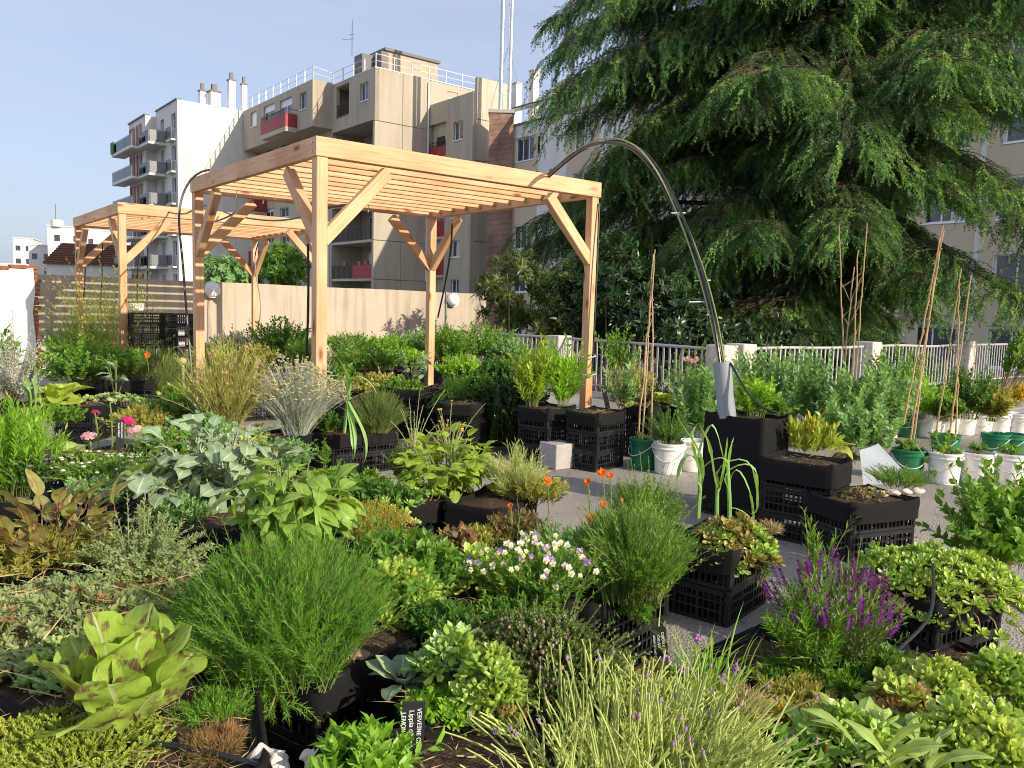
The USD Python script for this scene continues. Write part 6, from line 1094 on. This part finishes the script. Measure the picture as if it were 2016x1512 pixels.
for (bx_, by_), (tx, ty) in (((1374, 1020), (1378, 900)), ((1406, 1090), (1412, 940)), ((1436, 1075), (1432, 905))): obj('stem', tube(np.array([Wp(bx_, by_, d=3.5), Wp((bx_+tx)/2+2, (by_+ty)/2, d=3.5), Wp(tx, ty, d=3.5)])-o, [.010, .010, .008], 7), 'leek_leaf', th)
LK = (((1378, 960), (1370, 880), (1345, 840), (1330, 812)), ((1378, 930), (1362, 870), (1366, 845), (1380, 830)), ((1380, 920), (1388, 850), (1400, 835), (1420, 880), (1432, 920)), ((1380, 940), (1350, 900), (1338, 925), (1340, 985)), ((1412, 960), (1400, 900), (1390, 860), (1372, 835)), ((1412, 950), (1440, 905), (1468, 905), (1490, 950), (1487, 1010), (1462, 1000)),
      ((1432, 930), (1436, 890), (1445, 860)), ((1432, 960), (1452, 915), (1480, 915), (1492, 960), (1490, 1005)), ((1434, 960), (1455, 925), (1475, 960), (1485, 1030), (1492, 1090)), ((1412, 1000), (1380, 1040), (1350, 1045), (1330, 1055)), ((1412, 1010), (1406, 1080), (1402, 1130), (1390, 1165)), ((1414, 970), (1425, 930), (1431, 880), (1432, 860)), ((1436, 1000), (1465, 1010), (1490, 1050), (1480, 1130)), ((1380, 960), (1402, 905), (1420, 900), (1430, 940)))
for k, pts in enumerate(LK): obj('leaf', ribbon(spline([Wp(*q, d=3.5-.06*math.sin(k*2)-.02*i) for i, q in enumerate(pts)]-o, 14), .024, .3), 'leek_leaf', th)
p, R_, H2 = spot(1440, 1072, .29, 150, 40); th, rng = plant('red and green sedum rosettes at the foot of the leeks', p, 255, 'succulent', 'sedum'); sedum(th, rng, R_, R_*.85, .08, 90, .05, 'sedum_green', 'sedum_red', .45)
H_('plant', 'dark hanging sprays beside the leek crates', 1490, 1150, .1, 60, 110, 256, 90, 26, 'n', .03, .006, 'leaf_thyme', dome=.4, base=.5, droop=.5)
H_('plant', 'straw coloured dry tuft at the right of the leek planter', 1512, 1055, .3, 40, 26, 257, 60, 8, 'n', .05, .004, 'straw', stem='straw')
# sedum mat planter, bramble, narrow weeds on the path
p, R_, H2 = spot(1835, 1152, .31, 330, 75); th, rng = plant('wide mat of pale sedum over a crate on the right', p, 260, 'succulent', 'sedum'); sedum(th, rng, R_, R_*.62, .10, 300, .042, 'sedum_green', 'sedum_lime', .25, yaw=-.12, edge=.9, k=12)
H_('plant', 'orange withered sedum flowers at the mat corner', 1960, 1185, .26, 70, 30, 261, 26, 8, 'd', .014, .01, 'petal_orange', dome=.3)
th, rng, R_, H2, C = H_('bramble', 'sprawling leafy burnet bush at the right edge', 1960, 1110, .2, 230, 175, 262, 80, 20, 'l', .075, .045, 'leaf_green', c='shrub', ragged=.55, base=.4, dome=.4, sr=.0025); heads_on(th, rng, C, .2, .010, 'petal_mauve', 'flower_heads', 1)
for k, pts in enumerate((((1970, 1090), (1900, 990), (1860, 900), (1838, 850)), ((1930, 1090), (1870, 1010), (1840, 940), (1800, 870)), ((1990, 1080), (1960, 960), (1945, 910)))):
    o = Wp(*pts[0], d=3.4); th, rng = plant(['long arching burnet stalk before the white buckets, longest', 'long arching burnet stalk crossing the central green bucket', 'upright burnet stalk before the right white buckets'][k], o, 263+k, 'plant', 'burnet_stalk'); C = spline([Wp(*q, d=3.4+.1*i) for i, q in enumerate(pts)]-o, 12)[None]; obj('stem', tubes(C, .004, .002, 4), 'pale_stem', th); obj('foliage', leaves_on(rng, C, 14, 'l', .06, .035, bare=.1), 'leaf_green', th, kind='stuff')
th, rng, R_, H2, C = H_('weed', 'upright narrow leafed weed on the path before the lavender', 1600, 1200, .0, 60, 190, 266, 7, 30, 'n', .08, .014, 'leaf_green', dome=.3, base=.15, ragged=.4, bare=.3, sr=.003)
# lavender planter
th, rng, R_, H2, C = H_('lavender', 'lavender bush with dark purple flower spikes', 1640, 1310, .29, 215, 185, 270, 150, 26, 'n', .035, .006, 'leaf_thyme', dome=.42, base=.4, ragged=.3, stem='green_stem'); spikes_on(th, rng, C, .62, .042, .0055, 'petal_purple', wings='petal_purple')
th, rng, R_, H2, C = H_('wild_carrot', 'tall light green ferny weed in front of the lavender', 1595, 1345, .29, 150, 225, 271, 20, 42, 'd', .05, .012, 'leaf_green', dome=.4, base=.3, ragged=.5, sr=.003)
H_('plant', 'low ferny leaves at the front of the lavender planter', 1590, 1365, .27, 180, 50, 272, 90, 22, 'd', .035, .014, 'leaf_green', dome=.3, base=.6)
hose = [Wp(1835, 1100, d=2.75), Wp(1838, 1170, d=2.6), Wp(1828, 1215, d=2.5), Wp(1795, 1255, d=2.4), Wp(1760, 1290, d=2.3), Wp(1730, 1345, d=2.2)]; tobj('drip_hose', tube(spline(hose, 30), .0055, 8), 'black_hose', 'black drip hose looping down from the sedum mat to the lavender', 'hose', smooth=True)
tobj('drip_hose', tube(spline([Wp(1822, 1425, z=.33), Wp(1865, 1412, z=.34), Wp(1930, 1408, z=.34), Wp(1985, 1370, z=.33)], 20), .0055, 8), 'black_hose', 'black drip hose lying across the sedum at lower right', 'hose', smooth=True)
tobj('drip_hose', tube(spline([Wp(250, 1462, z=.46), Wp(350, 1470, z=.465), Wp(440, 1488, z=.46), Wp(520, 1512, z=.45)], 20), .0055, 8), 'black_hose', 'black drip hose under the spotted romaine', 'hose', smooth=True)
# violas, mint, sedum rosettes
th, rng, R_, H2, C = H_('viola', 'violas with small violet, white and yellow faces', 1050, 1190, .43, 220, 125, 280, 190, 20, 'd', .024, .011, 'leaf_green', dome=.45, base=.6, ragged=.15)
tip = C[:, -1]; order = rng.permutation(len(tip))[:85]
for j in order:
    nn_ = nrm(np.array([rng.normal(.1, .3), -.9, .35])); c0 = tip[j]+[0, 0, .008]; f = flower_disc(rng, c0, nn_, .0085*rng.uniform(.8, 1.2), 5, ('petal_white', 'petal_white', 'petal_violet', 'petal_white')[j % 4], th, None, wr=.85, cup=.05); obj('yellow_petal', scatter('o', c0[None]+nn_*.003, np.array([[0, -.3, -1.0]]), nn_[None], .007, .0075), 'petal_yellow', f)
H_('plant', 'dark reddish leaves between violas and chard', 905, 1085, .35, 60, 40, 281, 20, 8, 'l', .06, .04, 'leaf_rust')
H_('mint', 'fresh green mint clump left of the violas', 795, 1180, .43, 215, 130, 282, 130, 22, 'l', .05, .024, 'leaf_green', dome=.5, base=.5, ragged=.2, bare=.15)
for k, (px, py, w, n, r, m1, m2, fr, lb) in enumerate(((790, 1205, 130, 26, .055, 'sedum_lime', 'sedum_green', .3, 'yellow green sedum rosettes in front of the mint'), (955, 1165, 150, 34, .055, 'sedum_green', 'sedum_lime', .35, 'pale green sedum rosettes between mint and violas'), (890, 1345, 110, 26, .05, 'sedum_blue', 'sedum_green', .4, 'blue green sedum rosettes hanging left of the thyme'), (965, 1395, 110, 34, .05, 'sedum_green', 'sedum_lime', .4, 'pale sedum rosettes cascading in front of the thyme'), (985, 1470, 80, 20, .05, 'sedum_green', 'sedum_red', .45, 'red tipped sedum hanging lowest in front of the thyme'))):
    p, R_, H2 = spot(px, py, .45-(.06 if k == 4 else 0), w*1.1, 40); th, rng = plant(lb, p, 283+k, 'succulent', 'sedum'); sedum(th, rng, R_, R_*.8, .085, int(n*1.5), r, m1, m2, fr, edge=1.0, k=17, wr=.4)
# thyme with pink flowers
th, rng, R_, H2, C = H_('thyme', 'dense dark thyme cushion with pale pink flowers', 1060, 1345, .43, 270, 125, 290, 1200, 46, 'd', .015, .008, 'leaf_thyme', dome=.62, base=.6, ragged=.1, bare=.45, stem='twig', sr=.0012); sel = C[(C[:, -1, 0] < R_*.35) & (C[:, -1, 2] > H2*.45)]; heads_on(th, rng, sel, .26, .0034, 'petal_pink', 'flowers', 1.4)
head('mullein', 'small grey green rosette of felted leaves in straw', 792, 1345, .445, 125, 60, 291, 12, 'leaf_kale', .5, .6, .05, el=(8, 70), c='plant')
H_('plant', 'small green shoots in the straw beside the thyme', 850, 1305, .44, 60, 30, 292, 26, 10, 'l', .03, .018, 'leaf_bright')
stake_label('black label with handwritten verveine citronnelle, lemon verbena', 808, 1570, Wp(808, 1580, d=1.40)[2], .185, .02, .042, (('VERVEINE CITRONNELLE', .0078), ('Lippia citriodora', .0085), ('LEMON VERBENA', .0078)))
stake_label('black slanted label with handwritten ciboulette, chives', 1308, 1350, Wp(1308, 1350, d=1.86)[2], .145, -.14, .034, (('CIBOULETTE', .0062), ('  CHIVES', .0058), ('Allium schoenoprasum', .0052)))
# chamomile
H_('chamomile', 'large feathery bright green chamomile bush in the foreground', 560, 1318, .44, 385, 255, 295, 620, 64, 'n', .022, .0028, 'leaf_chamomile', dome=.5, base=.5, ragged=.14, bare=.1, ang=60, sr=.0013, taper=.2); H_('chamomile', 'feathery sprigs hanging over the front of the chamomile bag', 500, 1370, .40, 230, 75, 296, 170, 50, 'n', .02, .0028, 'leaf_chamomile', dome=.6, base=.7, droop=.8)
for k, (px, py) in enumerate(((668, 1292), (690, 1282), (706, 1290), (655, 1305))): m_ = trimesh.creation.icosphere(2, .018); tobj('bark_chip', wobble((m_.vertices*[1.5, .9, .5]+Wp(px, py, z=.45), m_.faces), .008, 60, k), 'dry_bark', ['curled bark chip at the edge of the chamomile bag', 'second bark chip beside the chamomile', 'third bark chip by the chamomile, rightmost', 'bark chip nearest the front edge of the chamomile bag'][k], 'bark chip')
# romaine, vetch tangle, sorrel
head('romaine', 'large green romaine lettuce with dark red speckles', 240, 1440, .45, 300, 215, 300, 17, 'leaf_romaine', .62, .32, .075, .20, (48, 88), nn=18, mm=12, widest=.64, lobes=.03, rnd=.45)
p, R_, H2 = spot(120, 1330, .44, 130, 40); th, rng = plant('blue green sedum sprigs left behind the romaine', p, 301, 'succulent', 'sedum'); sedum(th, rng, R_, R_*.8, .06, 24, .036, 'sedum_blue')
p, R_, H2 = spot(95, 1370, .42, 110, 60); th, rng = plant('second blue green sedum sprig by the lower left edge', p, 302, 'succulent', 'sedum'); sedum(th, rng, R_, R_*.8, .05, 14, .036, 'sedum_blue')
th, rng = plant('low mat of tiny bronze tipped sedum in the bottom left corner', Wp(140, 1490, z=.43), 303, 'succulent', 'sedum'); s0 = scale_at(Wp(140, 1490, z=.43)); C = stems_of(rng, 190*s0, 60*s0, 420, .9, .3, 0, 5, ragged=.2); C[..., 1] *= .7; obj('stems', tubes(C, .0014), 'pale_stem', th); obj('foliage', leaves_on(rng, C, 20, 's', .013, .0055, ang=50, bare=.1), 'leaf_bronze', th, kind='stuff')
th, rng = plant('tangled mat of drying vetch and straw on the left', Wp(150, 1250, z=.43), 304, 'plant', 'vetch_mat'); s0 = scale_at(Wp(150, 1250, z=.43)); C = stems_of(rng, 265*s0, 95*s0, 520, .85, .25, .5, 7, ragged=.4); obj('stems', tubes(C, .0022, .0012), 'pale_stem', th); obj('foliage', leaves_on(rng, C, 26, 'o', .021, .009, ang=75, bare=.1, taper=.1), 'leaf_vetch', th, kind='stuff'); C2 = stems_of(rng, 255*s0, 90*s0, 220, .85, .25, .5, 7, ragged=.4); obj('dry_foliage', leaves_on(rng, C2, 18, 'o', .022, .010, ang=75), 'leaf_rust', th, kind='stuff'); g = straw_pile(rng, 480*s0, 300*s0, 520, .13, .09, .0015); obj('straw', g, 'straw', th, kind='stuff')
th, rng, R_, H2, C = H_('vetch', 'silvery vetch with ladder like leaves left of the kale', 285, 1170, .43, 215, 165, 305, 150, 40, 'o', .017, .0055, 'leaf_vetch', dome=.35, base=.4, ragged=.4, ang=75, droop=.25, taper=.1, stem='pale_stem')
broad('sorrel', 'red brown sorrel with tall pointed leaves at the left', 110, 1105, .44, 245, 120, 306, 76, .10, .45, 'leaf_sorrel', 'leaf_rust', el=(15, 75), pet=.4, curl=.35, wave=.03, dome=.35, base=.4, stems=14, lo=.15, nn=9, mm=4, widest=.4)
H_('plant', 'green undergrowth below the red sorrel', 90, 1120, .42, 230, 70, 307, 130, 24, 'd', .04, .012, 'leaf_olive', dome=.4, base=.6)
H_('plant', 'low green filler herb between sorrel and kale', 200, 985, .42, 140, 40, 308, 100, 18, 'd', .035, .016, 'leaf_bean', dome=.3, base=.6)
# bottom middle: pale lavender stalks, chives, orange sedum
th, rng, R_, H2, C = H_('lavender', 'pale green seeding stalks filling the bottom middle', 1240, 1590, .32, 470, 205, 310, 700, 24, 'n', .028, .0055, 'leaf_seed', stem='leaf_seed', dome=.25, base=.7, ragged=.5, sr=.0022, ang=50, bare=.1)
C3 = stems_of(rng, R_*1.02, H2*1.25, 480, .75, .2, 0, 7, ragged=.5); obj('seed_pods', tubes(C3[:, 3:], .0024, .0016, 4), 'leaf_seed', th); sel = C3[rng.uniform(0, 1, 480) < .12]; obj('flower_heads', blobs(sel[:, -1], .0035, 1.8), 'petal_lilac', th, kind='stuff')
o = Wp(1385, 1400, z=.34); th, rng = plant('clump of thin chives with a few pink flower heads', o, 311, 'chives', 'chives'); obj('blades', cat(*strap_leaves(rng, 110, .23, .12, .0045, .35, .04, 8)), 'grass_green', th, kind='stuff')
for k, (px, py) in enumerate(((1372, 1258), (1374, 1343), (1422, 1337), (1350, 1320), (1310, 1298), (1448, 1318))): f = Wp(px, py, d=o[1]-.03)-o; obj('flower', blobs(np.concatenate([[f], f+rng.normal(0, .005, (16, 3))]), .0045), 'petal_lilac', th); obj('flower_stem', tube([np.array([rng.normal(0, .02), 0, 0]), f*.6+[0, 0, .01], f], .0014, 4), 'grass_green', th)
H_('grass', 'dry straw coloured grass under the chives', 1440, 1420, .33, 130, 55, 312, 120, 8, 'n', .06, .003, 'straw', stem='straw', dome=.4, base=.5)
p, R_, H2 = spot(1285, 1380, .36, 240, 50); th, rng = plant('orange and yellow sedum rosettes below the chive label', p, 313, 'succulent', 'sedum'); sedum(th, rng, R_, R_*.5, .05, 46, .042, 'sedum_red', 'sedum_lime', .4)
H_('plant', 'thin red seed stalks beside the chive label', 1210, 1350, .36, 60, 75, 314, 16, 8, 'n', .014, .006, 'leaf_rust', stem='leaf_rust', sr=.0015, dome=.2)
# bottom right
broad('chicory', 'long narrow chicory leaves at the bottom right', 1700, 1540, .30, 300, 60, 320, 60, .135, .24, 'leaf_cabbage', el=(15, 75), pet=.1, curl=.8, wave=.06, dome=.3, base=.7, stems=16, lo=.1, nn=9, mm=4, widest=.65, lobes=.1)
head('lettuce', 'round dark green lettuce leaf among the chicory', 1750, 1470, .31, 110, 90, 321, 7, 'leaf_pepper', .7, .6, .06, el=(30, 80))
for k, (px, py, w, n, r, m1, m2, fr, lb) in enumerate(((1760, 1415, 130, 36, .042, 'sedum_red', 'sedum_lime', .5, 'red and yellow sedum in front of the lavender planter'), (1840, 1375, 170, 46, .042, 'sedum_lime', 'sedum_green', .4, 'lime sedum rosettes right of the red sedum'), (1930, 1490, 260, 120, .048, 'sedum_lime', 'sedum_green', .45, 'dense pale lime sedum in the bottom right corner'), (1660, 1480, 190, 60, .045, 'sedum_green', 'sedum_blue', .4, 'green sedum rosettes around the chicory'), (1975, 1360, 140, 40, .05, 'sedum_green', 'sedum_lime', .5, 'tall sedum shoots at the right edge below the bark'))):
    p, R_, H2 = spot(px, py, .31, w, 40); th, rng = plant(lb, p, 322+k, 'succulent', 'sedum'); sedum(th, rng, R_, R_*.68, .07, int(n*1.2), r, m1, m2, fr, k=13, wr=.48)
for k, (px, py) in enumerate(((1930, 1300), (1955, 1288), (1985, 1295), (2005, 1310), (1970, 1318), (1945, 1322))): m_ = trimesh.creation.icosphere(2, .028); tobj('bark_chip', wobble((m_.vertices*[1.6, .9, .35]+Wp(px, py, z=.20), m_.faces), .014, 45, k), 'dry_bark', f'curled brown bark chip in the mulch at the right edge, {("leftmost", "upper middle", "upper right", "rightmost", "lower middle", "lower left")[k]}', 'bark chip')
H_('plant', 'yellowing leaf shoot at the bottom between stalks and chicory', 1545, 1435, .3, 40, 50, 330, 8, 8, 'l', .035, .025, 'leaf_golden'); H_('plant', 'green mint leaves at the bottom edge right of the seed stalks', 1560, 1540, .3, 130, 75, 331, 22, 12, 'l', .065, .03, 'leaf_green')
H_('lemon_verbena', 'leafy lemon verbena shoots at the bottom edge', 700, 1555, .42, 200, 105, 332, 44, 16, 'l', .05, .018, 'leaf_bright', dome=.4, base=.5, ang=65)
for k, (px, py, r, lb) in enumerate(((527, 1500, .034, 'crumpled off white paper at the bottom edge'), (628, 1500, .026, 'small crumpled bluish white plastic at the bottom edge'))): m_ = trimesh.creation.icosphere(3, r); tobj('crumpled_wrapper', wobble((m_.vertices*[1.1, .8, .9]+Wp(px, py, z=.43), m_.faces), .016, 55, k), 'paper_white', lb, 'wrapper')
FILL = ((1045, 985, .28, 130, 45, 'leaf_olive', 'd', .035, .014, 'olive herb at the foot of the wispy seeding plant'), (870, 1415, .43, 130, 40, 'leaf_bright', 'l', .03, .018, 'bright seedlings in the straw behind the verbena label'), (420, 1420, .43, 130, 50, 'leaf_chamomile', 'n', .02, .003, 'feathery low sprigs between romaine and chamomile'), (665, 1190, .44, 110, 70, 'leaf_green', 'l', .035, .017, 'small leafed herb between chamomile and mint'), (870, 1250, .44, 130, 55, 'leaf_deep', 'd', .03, .012, 'low dark herb below the viola sedum'), (750, 1010, .3, 120, 55, 'leaf_deep', 'l', .05, .028, 'dark green leaves behind the golden sedum'), (660, 985, .2, 110, 60, 'leaf_green', 'l', .05, .03, 'green leaves between the curry plant crate and the pepper plant'), (560, 925, .3, 110, 60, 'leaf_bean', 'd', .04, .02, 'greyish herb right of the kale'),
    (940, 1090, .25, 120, 50, 'leaf_olive', 'd', .035, .014, 'olive undergrowth behind the violas'), (1130, 1150, .3, 110, 60, 'leaf_green', 'd', .035, .013, 'green sprigs between violas and tarragon'), (350, 1040, .4, 120, 60, 'leaf_bean', 'd', .03, .013, 'grey green sprigs under the left side of the kale'), (330, 900, .42, 100, 50, 'leaf_green', 'l', .04, .025, 'low green leaves right of the sweet williams'), (380, 830, .3, 120, 60, 'leaf_deep', 'l', .045, .02, 'dark herb below the pink flowered shrub'),
    (1560, 1400, .3, 150, 50, 'leaf_olive', 'd', .03, .012, 'dry looking herb left of the chicory'), (1720, 1330, .28, 120, 50, 'leaf_green', 'd', .035, .014, 'low green leaves at the right foot of the lavender'), (280, 850, .3, 110, 50, 'leaf_olive', 'd', .04, .018, 'olive herb behind the grey slanted label'), (30, 880, .3, 90, 60, 'leaf_green', 'l', .06, .03, 'green herb at the left edge below the leek'), (420, 1480, .44, 110, 30, 'leaf_rust', 'n', .03, .003, 'rusty dry tuft beside the romaine'), (1010, 1230, .42, 160, 45, 'leaf_green', 'd', .03, .012, 'green fringe hanging over the viola bag'))
for k, (px, py, z, w, h, lf, t_, L_, W_, lb) in enumerate(FILL): H_('plant', lb, px, py, z, w, h, 500+k, 110, 20, t_, L_, W_, lf, dome=.4, base=.6)
assert not [k for k, n_ in LABELS.items() if n_ > 1], [k for k, n_ in LABELS.items() if n_ > 1]
